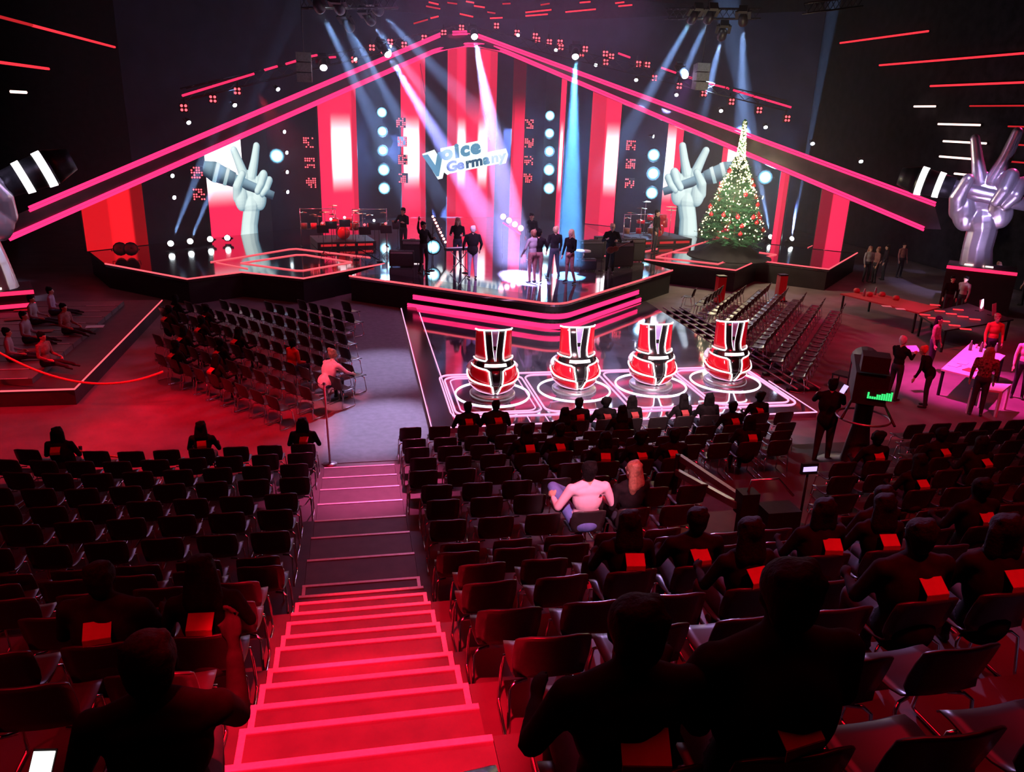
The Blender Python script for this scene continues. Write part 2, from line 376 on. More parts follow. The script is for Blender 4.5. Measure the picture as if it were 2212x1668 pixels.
# two glowing bands wrapped round the front of the stage
for k, (zz, L) in enumerate(((.55, 5.9), (.20, 6.15))):
    pc = (PC[0], PC[1]-.06-.02*k); d1 = (P1[1]-PC[1])/(P1[0]-PC[0]); a = toward(pc, (P1[0], P1[1]-.06-.02*k), L); b = toward(pc, (P2[0], P2[1]-.06-.02*k), L)
    path = [a]+bez(toward(pc, a, .75), pc, toward(pc, b, .75), 10)+[b]
    for dz in (-.045, .045):
        bt = MB(); bt.tube([(q[0], q[1], zz+dz) for q in path], .05, 6); bt.build('light_band', 'led_beam', stage)
    st = MB()
    for u, v in zip(path[:-1], path[1:]): st.bar((u[0], u[1]+.12, zz), (v[0], v[1]+.12, zz), .2, .26)
    st.build('band_rail', 'skirt', stage)
LW = [(-9.75, 33.6), (-6.1, 30.45), (-4.35, 31.75), (-1.95, 30.45), (1.2, 33.5)]
lw = deck('left_wing_stage', 'glossy black side stage below the left hand screen with zigzag glowing edge', LW+[(-.05, 38), (-.05, 46.8), (-3, 44.2), (-5, 42.2), (-6.8, 40.6), (-11.2, 36.6)], ZS-.02)
strip(lw, [(p[0], p[1]-.02, ZS-.01) for p in LW], .032, 'led_edge', 'edge_light')
RW = [(12.55, 34.95), (16.35, 31.75), (18.6, 34.1), (20.95, 31.9), (25.3, 36.3)]
rw = deck('right_wing_stage', 'glossy black side stage under the Christmas tree with zigzag glowing edge', [(13.65, 38), (12.55, 34.95)]+RW[1:]+[(23.8, 37.4), (20.4, 40.6), (18.6, 42.2), (16.6, 44.2), (13.65, 46.8)], ZS-.02)
strip(rw, [(p[0], p[1]-.02, ZS-.01) for p in RW], .032, 'led_edge', 'edge_light')
def px_line(parent, pts, z, r, mat, closed=False, name='floor_light'):
    return strip(parent, [tuple(at_z(x, y, z)) for x, y in pts], r, mat, name, 6, closed)
px_line(lw, [(455, 566), (625, 538), (640, 537), (800, 556)], ZS, .025, 'led_edge')
px_line(lw, [(520, 568), (640, 550), (660, 550), (760, 566), (655, 584), (640, 584)], ZS, .025, 'led_edge', True)
px_line(lw, [(467, 567), (535, 580)], ZS, .022, 'led_edge')
px_line(rw, [(1417, 555), (1530, 520)], ZS, .025, 'led_edge')
px_line(rw, [(1417, 555), (1551, 570), (1578, 560)], ZS, .025, 'led_edge')
px_line(rw, [(1350, 553), (1420, 537)], ZS, .025, 'led_edge')
px_line(rw, [(1455, 545), (1500, 545)], ZS, .02, 'led_edge')
px_line(rw, [(1625, 560), (1677, 550), (1640, 545)], ZS, .028, 'led_edge')
px_line(rw, [(1745, 535), (1768, 525)], ZS, .02, 'led_edge')
px_line(rw, [(1780, 539), (1815, 523)], ZS, .02, 'led_edge')
# ------------------------------------------------------------------ coach platform with glossy floor and light lines
M['coach_floor'] = pbr('coach_gloss_floor', (.44, .40, .56), .05, .86, .35, .9, .6)
CP = (1.62, 11.5, 17.0, 29.5)
cp = thing('coach_platform', 'low glossy platform with pink floor lights carrying the four red chairs', 'platform')
MB().prism([(CP[0], CP[2]), (CP[1], CP[2]), (CP[1], 29.6), (6.8, 25.35), (CP[0], 29.15)], 0, .15).build('platform_floor', 'coach_floor', cp)
strip(cp, [(CP[0], 28.9, .15), (CP[0], CP[2], .15), (CP[1], CP[2], .15), (CP[1], 19.5, .15)], .018, 'led_coach', 'edge_light')
strip(cp, [(CP[0]+.62, 28.2, .153), (CP[0]+.62, CP[2]+.05, .153)], .018, 'led_coach')
MB().box((CP[0]+.3, 23, .16), (.52, 12, .02)).build('edge_panel', 'plastic_black', cp)
CH = [(3.42, 19.18), (5.68, 19.33), (7.92, 19.48), (10.2, 19.62)]
def rrect(x0, x1, y0, y1, r, n=5):
    pts = []
    for cx, cy, a0 in ((x1-r, y1-r, 0), (x0+r, y1-r, PI/2), (x0+r, y0+r, PI), (x1-r, y0+r, 1.5*PI)):
        for i in range(n+1): a = a0+PI/2*i/n; pts.append((cx+r*math.cos(a), cy+r*math.sin(a), .155))
    return pts
for i, (x, y) in enumerate(CH):
    if i in (0, 1, 3):
        strip(cp, rrect(x-1.12, x+1.05, 17.75, 20.65, .3), .025, 'led_coach', 'floor_light', 6, True)
    else:
        strip(cp, rrect(x-1.05, x+1.05, 17.75, 20.72, .3), .025, 'led_coach', 'floor_light', 6, True)
    if i == 0: strip(cp, rrect(x-.98, x+.92, 17.88, 20.5, .25), .018, 'led_coach', 'floor_light', 6, True)
strip(cp, rrect(2.17, 11.35, 17.55, 20.85, .35), .028, 'led_coach', 'floor_light', 6, True)
for x in (4.0, 4.45, 6.2, 6.55, 8.1, 8.3, 9.6): strip(cp, [(x, 17.52, .155), (x, 17.02, .155)], .014, 'led_coach')
for i, (x, y) in enumerate(CH):
    strip(cp, [(x+.97*math.cos(a), y+.97*math.sin(a), .157) for a in np.linspace(0, 2*PI, 40, endpoint=False)], .026, 'led_white', 'floor_ring', 6, True)
# ------------------------------------------------------------------ gable of two long beams over the stage
GL = ((-12.87, 33.1), (6.8, 46.0)); GR = ((26.44, 33.2), (6.8, 46.0))
def gl(x, y): return at_plane(x, y, *GL)
def gr(x, y): return at_plane(x, y, *GR)
gable = thing('gable_beams', 'huge dark gable of two sloping beams edged with pink light strips over the stage', 'stage roof')
gable['category'] = 'stage set'
loL0, loL1 = gl(22, 514), gl(935, 112); upL0, upL1 = gl(40, 462), gl(950, 76)
loR0, loR1 = gr(1993, 494), gr(1092, 112); upR0, upR1 = gr(2018, 441), gr(1030, 77)
def fr(v): return np.array([0, -1, 0])*v
def beam_half(up0, up1, lo0, lo1, tip, apex_u, apex_l, s):
    t = 1.0; d = np.array([0, t, 0]); m = MB()
    for a, b, c, e in ((up0, up1, lo1, lo0), (up1, apex_u, apex_l, lo1)):
        vs = [a, b, c, e]+[p+d for p in (a, b, c, e)]
        m.add(vs, [(0, 1, 2, 3), (7, 6, 5, 4), (0, 4, 5, 1), (1, 5, 6, 2), (2, 6, 7, 3), (3, 7, 4, 0)])
    m.add([up0, lo0, tip, up0+d, lo0+d, tip+d], [(0, 1, 2), (5, 4, 3), (0, 2, 5, 3), (1, 4, 5, 2), (0, 3, 4, 1)])
    m.build('beam', 'beam', gable)
apU = (gl(985, 70)+gr(1015, 72))/2; apL = (gl(1005, 97)+gr(1030, 97))/2
beam_half(upL0, upL1, loL0, loL1, gl(5, 512), apU, apL, -1)
beam_half(upR0, upR1, loR0, loR1, gr(2033, 496), apU, apL, 1)
off = np.array([0, -.1, 0])
def twin(pts, name='light_strip'):
    m = MB()
    for dz in (-.062, .062): m.tube([p+off+np.array([0, 0, dz]) for p in pts], .056, 6)
    m.build(name, 'led_beam', gable)
cur = [np.array(p) for p in bez(loL1, 2*apL-(loL1+loR1)/2, loR1, 12)]
twin([loL0, loL1]); twin(cur); twin([loR1, loR0])
twin([upL0+(upL1-upL0)*.02, upL1]); twin([gr(1030, 77), upR0]); twin([gl(978, 72), gl(1000, 71), gr(1014, 71)], 'apex_strip')
# the lamp truss above the beams
TA, TB, TC = (-6.67, 36.4), (6.8, 47.6), (20.25, 36.4)
def tl(x, y): return at_plane(x, y, TA, TB)
def tr(x, y): return at_plane(x, y, TC, TB)
def truss(name, label, a, b, n, w=.45):
    t = thing(name, label, 'truss'); m = MB(); a = np.array(a); b = np.array(b)
    L = (b-a)/np.linalg.norm(b-a); side = np.cross(L, [0, 0, 1.]); side /= np.linalg.norm(side); cs = [side*w/2*i+np.array([0, 0, w/2*j]) for i, j in ((-1, -1), (1, -1), (1, 1), (-1, 1))]
    for k, c in enumerate(cs): MB().tube([a+c, b+c], .028, 6).build('chord', 'metal', t)
    for i in range(n):
        p = a+(b-a)*i/n; q = a+(b-a)*(i+1)/n
        for k in range(4): m.tube([p+cs[k], q+cs[(k+1) % 4]], .014, 4)
    m.build('bracing', 'metal', t)['kind'] = 'stuff'; return t
tA = tl(397, 204); tApex = (tl(985, 62)+tr(1015, 62))/2; tB = tr(1702, 229)
trL = truss('lighting_truss', 'dark truss sloping up above the left gable beam with red dashes', tA, tApex, 26)
trR = truss('lighting_truss', 'dark truss sloping down above the right gable beam with red dashes', tApex, tB, 26)
for pts in (((397, 207), (550, 160)), ((573, 152), (600, 144)), ((619, 139), (645, 131)), ((660, 125), (685, 120)), ((712, 125), (725, 124))):
    strip(trL, [tl(*p)+off*3 for p in pts], .05, 'led_red', 'light_dash')
for pts in (((1702, 232), (1578, 195)), ((1569, 192), (1563, 190)), ((1560, 189), (1523, 180)), ((1500, 172), (1480, 167)), ((1455, 158), (1424, 147)), ((1357, 125), (1332, 116))):
    strip(trR, [tr(*p)+off*3 for p in pts], .05, 'led_red', 'light_dash')
# quad lamps: four red dots each
QL = [(401, 233), (463, 214), (515, 197), (765, 130), (803, 104), (828, 111), (842, 92), (872, 98), (915, 83), (957, 72), (995, 61)]
QR = [(1070, 57), (1114, 72), (1153, 79), (1158, 87), (1183, 92), (1206, 93), (1208, 103), (1260, 107), (1252, 117), (1303, 117), (1316, 123), (1304, 135), (1374, 139), (1393, 141), (1408, 169), (1461, 186), (1514, 202), (1573, 220), (1632, 238), (1692, 256)]
qp = None; pmap = None
QLENS = MB().sph((0, 0, 0), (.055, .03, .055), 8, 5).mesh('red_lens', 'led_dot')
def quad_lamp():
    t = thing('quad_lamp', 'q', 'stage lamp'); t['group'] = 'small four dot red lamps along the roof trusses'
    MB().box((0, .1, 0), (.34, .16, .34)).build('housing', 'metal', t)
    MB().box((0, .26, .2), (.06, .06, .42)).build('clamp', 'metal', t)
    for x in (-.08, .08):
        for z in (-.08, .08): link('red_lens', QLENS, t, (x, .01, z))
    return t
for s, lst, fn in (('left', QL, tl), ('right', QR, tr)):
    for i, p in enumerate(lst):
        if qp is None: qp = quad_lamp(); pmap = tree_map(qp); o = qp
        else: o = copy_tree(qp, pmap)
        o.location = fn(*p)+off*4
        n = len(lst)-i if s == 'left' else i+1
        o['label'] = 'small four dot red lamp, %s from the peak, %s roof truss' % ((ORD+['twenty-first'])[n-1], s)
# white pin spots with their own small throw of light
PIN = [(413, 265, 'L'), (511, 228, 'L'), (603, 194, 'L'), (768, 130, 'L'), (842, 103, 'L'), (1115, 78, 'R'), (1196, 110, 'R'), (1281, 142, 'R'), (1367, 174, 'R'), (1453, 206, 'R'), (1548, 240, 'R'), (1643, 275, 'R'), (1743, 310, 'R'), (1846, 348, 'R')]
WPIN = [(615, 285), (620, 330), (621, 372), (622, 415), (373, 380), (377, 427), (1412, 295), (1648, 427)]
pinp = None
def can_lamp(name, r, L, lens):
    t = thing(name, 'x', 'stage lamp')
    MB().lathe((0, 0, 0), [(.02, L), (r*.8, L*.95), (r*1.05, L*.3), (r*1.1, 0), (r*.95, .01)], 12).build('housing', 'metal', t)
    MB().lathe((0, 0, .012), [(0, 0), (r*.5, -.01), (r*.93, 0)], 12).build('lens', lens, t)
    m = MB(); m.tube([(-r*1.25, 0, L*.4), (-r*1.25, 0, L*1.15), (r*1.25, 0, L*1.15), (r*1.25, 0, L*.4)], .02, 5); m.tube([(0, 0, L*1.15), (0, 0, L*1.4)], .03, 6); m.build('yoke', 'metal', t)
    return t
def aim_obj(o, loc, target):
    o.location = loc; o.rotation_euler = (Vector(target)-Vector(loc)).to_track_quat('-Z', 'Y').to_euler()
def inst(proto, store={}):
    k = proto.name
    if k not in store: store[k] = (tree_map(proto)); return proto
    return copy_tree(proto, store[k])
pin0 = can_lamp('pin_spot', .10, .24, 'lens_pin'); pin0['group'] = 'white pin spots along the gable beams'
cntL = cntR = 0
for x, y, s in PIN:
    P = (tl if s == 'L' else tr)(x, y)+off*5
    o = inst(pin0); aim_obj(o, P, np.array(P)+np.array([1.0 if s == 'L' else -.6, -1.6, -1.2]))
    if s == 'L': cntL += 1; n = cntL; lab = 'small white pin spot above the left gable beam, %s from the low end' % ORD[n-1]
    else: cntR += 1; n = cntR; lab = 'small white pin spot above the right gable beam, %s from the peak' % ORD[n-1]
    o['label'] = lab
WL = ['topmost of the column right of the left hand screen', 'second of the column right of the left hand screen', 'third of the column right of the left hand screen', 'lowest of the column right of the left hand screen', 'upper of two left of the left hand screen', 'lower of two left of the left hand screen', 'above the right column of blinders', 'below the lone blinder by the Christmas tree']
for (x, y), l in zip(WPIN, WL):
    P = at_wall(x, y, .5); o = inst(pin0); aim_obj(o, P, P+np.array([1.2, -1.3, -.25])); o['label'] = 'small white pin spot, '+l; o['group'] = 'white pin spots on the rear wall'
# star blinders and red matrices on the rear wall
ST = [[(825, 243), (826, 284), (827, 325), (829, 367), (830, 407)], [(1188, 250), (1187, 288), (1187, 327), (1186, 367), (1186, 407)], [(1412, 335), (1411, 375), (1408, 417)], [(1653, 383)], [(598, 337)]]
SN = ['left of the logo', 'right of the logo', 'left of the right hand screen', 'beside the Christmas tree', 'right of the left hand screen']
st0 = can_lamp('blinder_lamp', .31, .3, 'lens_star')
for col, nm in zip(ST, SN):
    for i, (x, y) in enumerate(col):
        P = at_wall(x, y, .7); o = inst(st0); v = EYE-P; v[2] *= .55; aim_obj(o, P, P+v)
        o['label'] = ('bright round white blinder lamp %s' % nm) if len(col) == 1 else 'round white blinder lamp, %s in the column %s' % (ORD[i], nm)
        o['group'] = 'round white blinders on the rear wall'
        if i in (3, 4) or len(col) < 5: o.scale = (1.2, 1.2, 1.2)
MT = [[(666, 308), (669, 352), (672, 395)], [(866, 265), (869, 306), (870, 345), (871, 385)], [(1143, 268), (1143, 309), (1142, 347), (1140, 385)], [(1363, 314), (1362, 354), (1360, 396)], [(425, 373), (430, 420)]]
MN = ['left of the drums', 'left of the logo', 'right of the logo', 'at the right', 'at the far left']
def matrix_lamp(sd):
    t = thing('matrix_lamp', 'x', 'stage lamp'); MB().box((0, .12, 0), (.56, .2, .56)).build('housing', 'metal', t)
    r = random.Random(sd); m = MB()
    for i in range(5):
        for j in range(5):
            if r.random() < .68: m.sph((-.22+.11*i, .0, -.22+.11*j), (.038, .02, .038), 6, 4)
    d = m.build('red_dots', 'led_dot', t); d['kind'] = 'stuff'; return t
for k, (col, nm) in enumerate(zip(MT, MN)):
    for i, (x, y) in enumerate(col):
        o = matrix_lamp(k*10+i); P = at_wall(x, y, .6); o.location = P
        o.rotation_euler = (0, 0, -math.atan2(P[0]-0, P[1])*.9)
        o['label'] = 'square red dot matrix lamp, %s from the top in the column %s' % (ORD[i], nm); o['group'] = 'red dot matrix lamps on the rear wall'
# ------------------------------------------------------------------ tall LED panels on the rear wall
_zhi = float(at_wall(730, 285)[2]); _zlo = float(at_wall(730, 380)[2])
def panel_mat(name, bands, zhi=_zhi, zlo=_zlo, base=(1, .018, .085), bs=1.3):
    """LED picture: upright bands (u0,u1,kind) with a white centre between two heights"""
    m = bpy.data.materials.new(name); m.use_nodes = True; nt = m.node_tree
    for n in list(nt.nodes): nt.nodes.remove(n)
    out = nn(nt, 'ShaderNodeOutputMaterial'); em = nn(nt, 'ShaderNodeEmission'); nt.links.new(em.outputs[0], out.inputs[0]); em.inputs[1].default_value = bs
    uv = nn(nt, 'ShaderNodeUVMap'); sx = nn(nt, 'ShaderNodeSeparateXYZ'); nt.links.new(uv.outputs[0], sx.inputs[0])
    ge = nn(nt, 'ShaderNodeNewGeometry'); sz = nn(nt, 'ShaderNodeSeparateXYZ'); nt.links.new(ge.outputs['Position'], sz.inputs[0])
    def rng(sock, a, b, lo=0., hi=1.):
        r = nn(nt, 'ShaderNodeMapRange', interpolation_type='SMOOTHSTEP'); r.inputs[1].default_value = a; r.inputs[2].default_value = b; r.inputs[3].default_value = lo; r.inputs[4].default_value = hi
        nt.links.new(sock, r.inputs[0]); return r.outputs[0]
    def mul(a, b):
        k = nn(nt, 'ShaderNodeMath', operation='MULTIPLY'); nt.links.new(a, k.inputs[0]); nt.links.new(b, k.inputs[1]); return k.outputs[0]
    z = sz.outputs['Z']; core = mul(rng(z, zlo-1.0, zlo+.9), rng(z, zhi+1.1, zhi-.8))
    col = None
    rgb = nn(nt, 'ShaderNodeRGB'); rgb.outputs[0].default_value = (*base, 1); col = rgb.outputs[0]
    for (a, b, kind) in bands:
        e = .035
        mask = mul(rng(sx.outputs['X'], a-e, a+e), rng(sx.outputs['X'], b+e, b-e))
        if kind == 'white': mask = mul(mask, core); c = (2.0, 1.75, 1.85)
        elif kind == 'dim': c = tuple(x*.62 for x in base)
        elif kind == 'dark': c = tuple(x*.22 for x in base)
        elif kind == 'topdark': mask = mul(mask, rng(z, zhi+.2, zhi+2.6)); c = tuple(x*.06 for x in base)
        elif kind == 'warm': c = (.95, .010, .018)
        mx = nn(nt, 'ShaderNodeMix', data_type='RGBA'); nt.links.new(mask, mx.inputs[0]); nt.links.new(col, mx.inputs[6]); mx.inputs[7].default_value = (*c, 1); col = mx.outputs[2]
    nt.links.new(col, em.inputs[0]); return m
def mid_y(x):
    return 470+(x-60)*(95-470)/900 if x < 1000 else (95 if x < 1060 else 95+(x-1060)*(470-95)/950)
def led_panel(label, xa, xb, bands, ymid=330, zb=1.004, base=(1, .018, .085), bs=1.3, off=.3, top=None):
    pa, pb = at_wall(xa, ymid, off), at_wall(xb, ymid, off); w = np.linalg.norm((pb-pa)[:2])
    ta = at_plane(xa, top or mid_y(xa), pa[:2], pb[:2])[2]; tb = at_plane(xb, top or mid_y(xb), pa[:2], pb[:2])[2]
    t = thing('led_panel', label, 'led panel', (pa[0], pa[1], 0), math.atan2(pb[1]-pa[1], pb[0]-pa[0]), 'tall red and white LED panels on the rear wall')
    m = MB(); m.add([(0, 0, zb), (w, 0, zb), (w, 0, tb), (0, 0, ta)], [(0, 1, 2, 3)]); s = m.build('screen', panel_mat('led_picture', bands, base=base, bs=bs), t)
    uv = s.data.uv_layers.new(name='UVMap')
    for li, c in enumerate([(0, 0), (1, 0), (1, 1), (0, 1)]): uv.data[li].uv = c
    h = MB(); h.slab([(-.04, .02, zb), (w+.04, .02, zb), (w+.04, .02, tb+.04), (-.04, .02, ta+.04)], -.12); h.build('housing', 'metal', t); return t
led_panel('wide red LED panel with a broad white glow left of the drums', 690, 772, [(.32, .83, 'white'), (.86, 1.1, 'dim')])
led_panel('red LED panel with a white glow on its left half, left of the logo', 867, 919, [(.1, .74, 'white'), (.78, 1.1, 'dim')])
led_panel('broad central red LED panel behind the logo with two white glows', 966, 1070, [(.21, .37, 'white'), (.64, .83, 'white'), (.0, .2, 'dim'), (.36, .66, 'topdark'), (.84, 1.1, 'dim')])
led_panel('narrow plain red LED panel right of the logo', 1104, 1131, [(.0, .2, 'dim'), (-.1, 1.1, 'topdark')])
led_panel('thin red LED panel behind the blue light beam', 1206, 1217, [(.2, .8, 'white')])
led_panel('red LED panel darker on the left and white at its right edge', 1273, 1336, [(-.1, .5, 'dim'), (.56, .98, 'white')])
led_panel('narrow half white half red LED panel left of the right hand screen', 1436, 1470, [(-.1, .55, 'white')], 360)
led_panel('LED panel half hidden behind the Christmas tree with a white glow', 1553, 1600, [(.25, 1.1, 'white')], 400)
led_panel('slim red LED panel right of the Christmas tree', 1678, 1697, [(.5, 1.1, 'dim')], 440)
led_panel('far right red LED panel with a darker left part', 1768, 1831, [(-.1, .42, 'dark')], 460)
led_panel('far left warm red LED panel with darker bands', 178, 314, [(-.1, 1.1, 'warm'), (-.1, .42, 'dim'), (.78, 1.1, 'dark')], 470, base=(.95, .010, .018))
# ------------------------------------------------------------------ moving heads with real beams in the haze
mh0 = None
def moving_head(name='moving_head', lens='lens'):
    t = thing(name, 'x', 'stage lamp')
    MB().lathe((0, 0, 0), [(0, .55), (.12, .54), (.2, .35), (.21, .05), (.19, -.02), (.165, -.02)], 14).build('head', 'metal', t)
    MB().lathe((0, 0, -.01), [(0, -.11), (.07, -.10), (.13, -.06), (.165, 0)], 14).build('lens', lens, t)
    m = MB(); m.bar((-.26, 0, .3), (-.26, 0, .75), .06, .14); m.bar((.26, 0, .3), (.26, 0, .75), .06, .14); m.bar((-.26, 0, .75), (.26, 0, .75), .14, .08); m.build('yoke', 'metal', t)
    MB().box((0, 0, .86), (.36, .3, .16)).build('base', 'metal', t); return t
mhp = moving_head(); mhp['group'] = 'moving head lamps throwing beams'
BEAMS = [
 # lamp px, depth Y, aim px, aim Y, colour, watts, half angle, label
 ((692, 20), 33, (850, 350), 44, ICE, 2600, 2.7, 'leftmost bright moving head high above the stage'),
 ((735, 22), 33, (800, 180), 40, ICE, 900, 2.6, 'second bright moving head from the left above the stage'),
 ((757, 62), 36, (905, 330), 44, ICE, 2300, 3.0, 'dark bodied moving head above the left gable beam'),
 ((803, 47), 36, (960, 260), 44, ICE, 1800, 3.0, 'moving head above the left gable beam, tilted right'),
 ((820, 25), 35, (1010, 220), 44, ICE, 1800, 2.8, 'tilted moving head highest above the left gable beam'),
 ((838, 117), 38, (1135, 612), 29.6, (.34, .36, 1.0), 5200, 3.4, 'moving head on the left gable beam with a violet beam to the stage'),
 ((1025, 79), 43, (1122, 590), 30.8, (.50, .44, 1.0), 6500, 3.2, 'moving head at the peak of the gable with a pale beam'),
 ((1243, 122), 40, (1228, 597), 30.6, (.10, .42, 1.0), 9000, 2.9, 'moving head on the right gable beam with a straight blue beam'),
 ((1492, 45), 35, (1330, 330), 44, ICE, 2400, 3.2, 'leftmost of the bright moving heads at the right above the stage'),
 ((1528, 45), 35, (1400, 330), 44, ICE, 2200, 3.0, 'second of the bright moving heads at the right above the stage'),
 ((1558, 82), 36, (1490, 360), 44, ICE, 2600, 3.4, 'dark moving head between the bright ones at the right'),
 ((1605, 50), 35, (1600, 360), 44, ICE, 2600, 3.0, 'rightmost of the bright moving heads above the stage'),
]
BW = 205
for (lp, Y, ap, AY, c, w, ha, lab) in BEAMS:
    P = at_y(lp[0], lp[1], Y); A = at_y(ap[0], ap[1], AY); o = inst(mhp); aim_obj(o, P, A); o['label'] = lab
    d = (A-P)/np.linalg.norm(A-P); spot('beam_lamp', P+d*.26, A, c, w*BW, ha, .25, .11)
UP = [((370, 525), (425, 380), 'leftmost floor lamp on the left side stage', 900), ((412, 520), (470, 380), 'second floor lamp on the left side stage', 900), ((455, 515), (500, 420), 'third floor lamp on the left side stage', 0), ((492, 512), (520, 420), 'rightmost floor lamp in the row on the left side stage', 0), ((1663, 508), (1640, 380), 'left floor lamp beside the Christmas tree with a rising beam', 1600), ((1709, 512), (1738, 330), 'right floor lamp beside the Christmas tree with a rising beam', 1800)]
for (lp, ap, lab, w) in UP:
    P = at_z(lp[0], lp[1]+14, ZS); P[2] += .26; A = at_y(ap[0], ap[1], P[1]+.4); o = inst(mhp); aim_obj(o, P, P+(A-P)*.05+np.array([0, -.10, 0])*4); o.scale = (.75, .75, .45); o['label'] = lab; o['group'] = 'floor lamps on the side stages'
    if w: d = (A-P)/np.linalg.norm(A-P); spot('beam_lamp', P+d*.2, A, ICE, w*BW, 3.4, .3, .05)
# single bright spots
for (x, y, Y, lab) in ((699, 146, 40, 'bright round lamp hanging above the left gable beam'), (1480, 163, 38, 'tilted bright lamp hanging above the right gable beam')):
    o = inst(mhp); P = at_y(x, y, Y); aim_obj(o, P, P+np.array([0.1, -1, -.7])); o['label'] = lab
# the blinders also light the haze and drape round them
for (x, y, w) in ((828, 330, 480), (1187, 330, 480), (1410, 375, 480), (1653, 383, 220), (598, 337, 80)):
    L = bpy.data.lights.new('blinder_glow', 'POINT'); L.color = (.30, .58, 1.0); L.energy = w; L.shadow_soft_size = .3; o = bpy.data.objects.new('blinder_glow', L); COL.objects.link(o); o.location = at_wall(x, y, 1.5)
# hall haze over the stage
hz = bpy.data.materials.new('stage_haze'); hz.use_nodes = True; nt = hz.node_tree
for n in list(nt.nodes): nt.nodes.remove(n)
o_ = nn(nt, 'ShaderNodeOutputMaterial'); vs_ = nn(nt, 'ShaderNodeVolumeScatter'); vs_.inputs['Color'].default_value = (.95, .95, 1, 1); vs_.inputs['Density'].default_value = .0065; vs_.inputs['Anisotropy'].default_value = .25
nt.links.new(vs_.outputs[0], o_.inputs['Volume'])
M['haze'] = hz
h = MB().box((7.0, 38.9, 7.6), (37, 20.2, 12.4)).build('haze', 'haze'); h['kind'] = 'stuff'; h['label'] = 'thin stage haze lit by the light beams over the set'; h['category'] = 'haze'
# ------------------------------------------------------------------ light lines on the hall walls and ceiling
def wall_line(label, x, a, b, mat, r=.045):
    P, Q = at_x(*a, x), at_x(*b, x); Q = np.array([x, Q[1], P[2]]); m = MB()
    t = thing('wall_light_line', label, 'light strip', tuple(P), 0, 'light lines along the hall sides')
    d = Q-P; MB().tube([(0, 0, 0), tuple(d)], r, 6).build('tube', mat, t); MB().bar((.08 if x > 0 else -.08, 0, 0), tuple(d+np.array([.08 if x > 0 else -.08, 0, 0])), .05, .12).build('rail', 'metal', t); return t
XW = 30.7; XLW = -13.0
for a, b, mat, lab in [((1815, 93), (2005, 68), 'led_wall', 'topmost red light line on the right wall'), ((1900, 141), (2230, 117), 'led_wall', 'long red light line second from the top on the right wall'), ((2010, 186), (2230, 181), 'led_wall', 'red light line third from the top on the right wall'), ((2095, 229), (2230, 229), 'dim_red', 'faint red light line at the right edge, fourth from the top'),
    ((1975, 230), (2020, 231), 'led_hot', 'short white light dash on the right wall above the silver hand'), ((2027, 268), (2117, 269), 'led_hot', 'white and red light dash just above the fingers of the right silver hand'), ((2038, 305), (2130, 309), 'led_hot', 'light dash behind the fingertips of the right silver hand'), ((2030, 338), (2120, 343), 'led_hot', 'light dash behind the finger gap of the right silver hand'), ((2062, 375), (2100, 376), 'led_hot', 'short light dash beside the thumb of the right silver hand'),
    ((2178, 273), (2230, 274), 'dim_red', 'faint red line right of the raised finger, upper'), ((2182, 312), (2230, 314), 'dim_red', 'faint red line right of the raised finger, middle'), ((2180, 349), (2230, 352), 'dim_red', 'faint red line right of the raised finger, lower'), ((2190, 385), (2230, 390), 'dim_red', 'faint red line right of the curled fingers')]:
    wall_line(lab, XW, a, b, mat, .055 if mat != 'dim_red' else .04)
for a, b, mat, lab in [((70, 55), (248, 103), 'led_wall', 'long red light line at the upper left'), ((-20, 31), (69, 55), 'dim_red', 'dim start of the long light line at the upper left'), ((280, 0), (368, 42), 'led_wall', 'steep red light line at the top left'), ((-20, 132), (105, 150), 'led_wall', 'red light line at the left edge below the long one'), ((24, 198), (56, 199), 'led_hot', 'short white light dash at the left edge')]:
    wall_line(lab, XLW, a, b, mat, .06)
# small red dashes under the ceiling over the stage, in two sloping families
CD = [((835, 35), (915, 50)), ((850, 12), (905, 25)), ((1025, 78), (1100, 95)), ((955, 15), (1010, 22)), ((1060, 8), (1105, 16)), ((1105, 33), (1165, 42)), ((765, 133), (845, 110)), ((860, 103), (905, 92)), ((1195, 103), (1265, 100)), ((1265, 22), (1310, 20)), ((1395, 90), (1520, 80)), ((1620, 68), (1790, 52)), ((1480, 28), (1530, 20)), ((1700, 15), (1760, 10)), ((1395, 70), (1540, 55)), ((1180, 68), (1225, 75)), ((1918, 35), (1995, 28)), ((1900, 18), (1950, 12))]
CDN = ['left group, lower of the leftmost pair', 'left group, upper of the leftmost pair', 'long one just left of the peak', 'highest one left of the peak', 'highest one at the middle', 'middle one left of the two stacked', 'far left, lowest sloping one', 'second lowest sloping one at the left', 'short level one right above the peak', 'small level one high at the middle', 'long one right of the peak', 'longest one at the far right', 'small one above the long right one', 'highest at the right', 'one stacked over the long one right of the peak', 'tiny one over the peak', 'far right, lower of the end pair', 'far right, upper of the end pair']
cg = 'short red dashes under the ceiling above the gable'
for i, (a, b) in enumerate(CD):
    P = at_y(a[0]/2.606+600, a[1]/2.606, 41); Q = at_y(b[0]/2.606+600, b[1]/2.606, 41); t = thing('ceiling_dash', 'red ceiling dash above the gable, %s' % CDN[i], 'light strip', tuple(P), 0, cg)
    d = Q-P; MB().tube([(0, 0, 0), tuple(d)], .035, 5).build('tube', 'led_wall' if i % 3 else 'dim_red', t); MB().bar((0, .06, .07), tuple(d+np.array([0, .06, .07])), .05, .06).build('rail', 'metal', t)
trussR = truss('lighting_truss', 'dark truss hanging high at the right edge of the stage roof', at_y(1740, 18, 30), at_y(1860, 3, 30), 10, .35)
truss('lighting_truss', 'dark truss carrying the bright moving heads at the right', at_y(1440, 30, 35.4), at_y(1640, 30, 35.4), 14, .4)
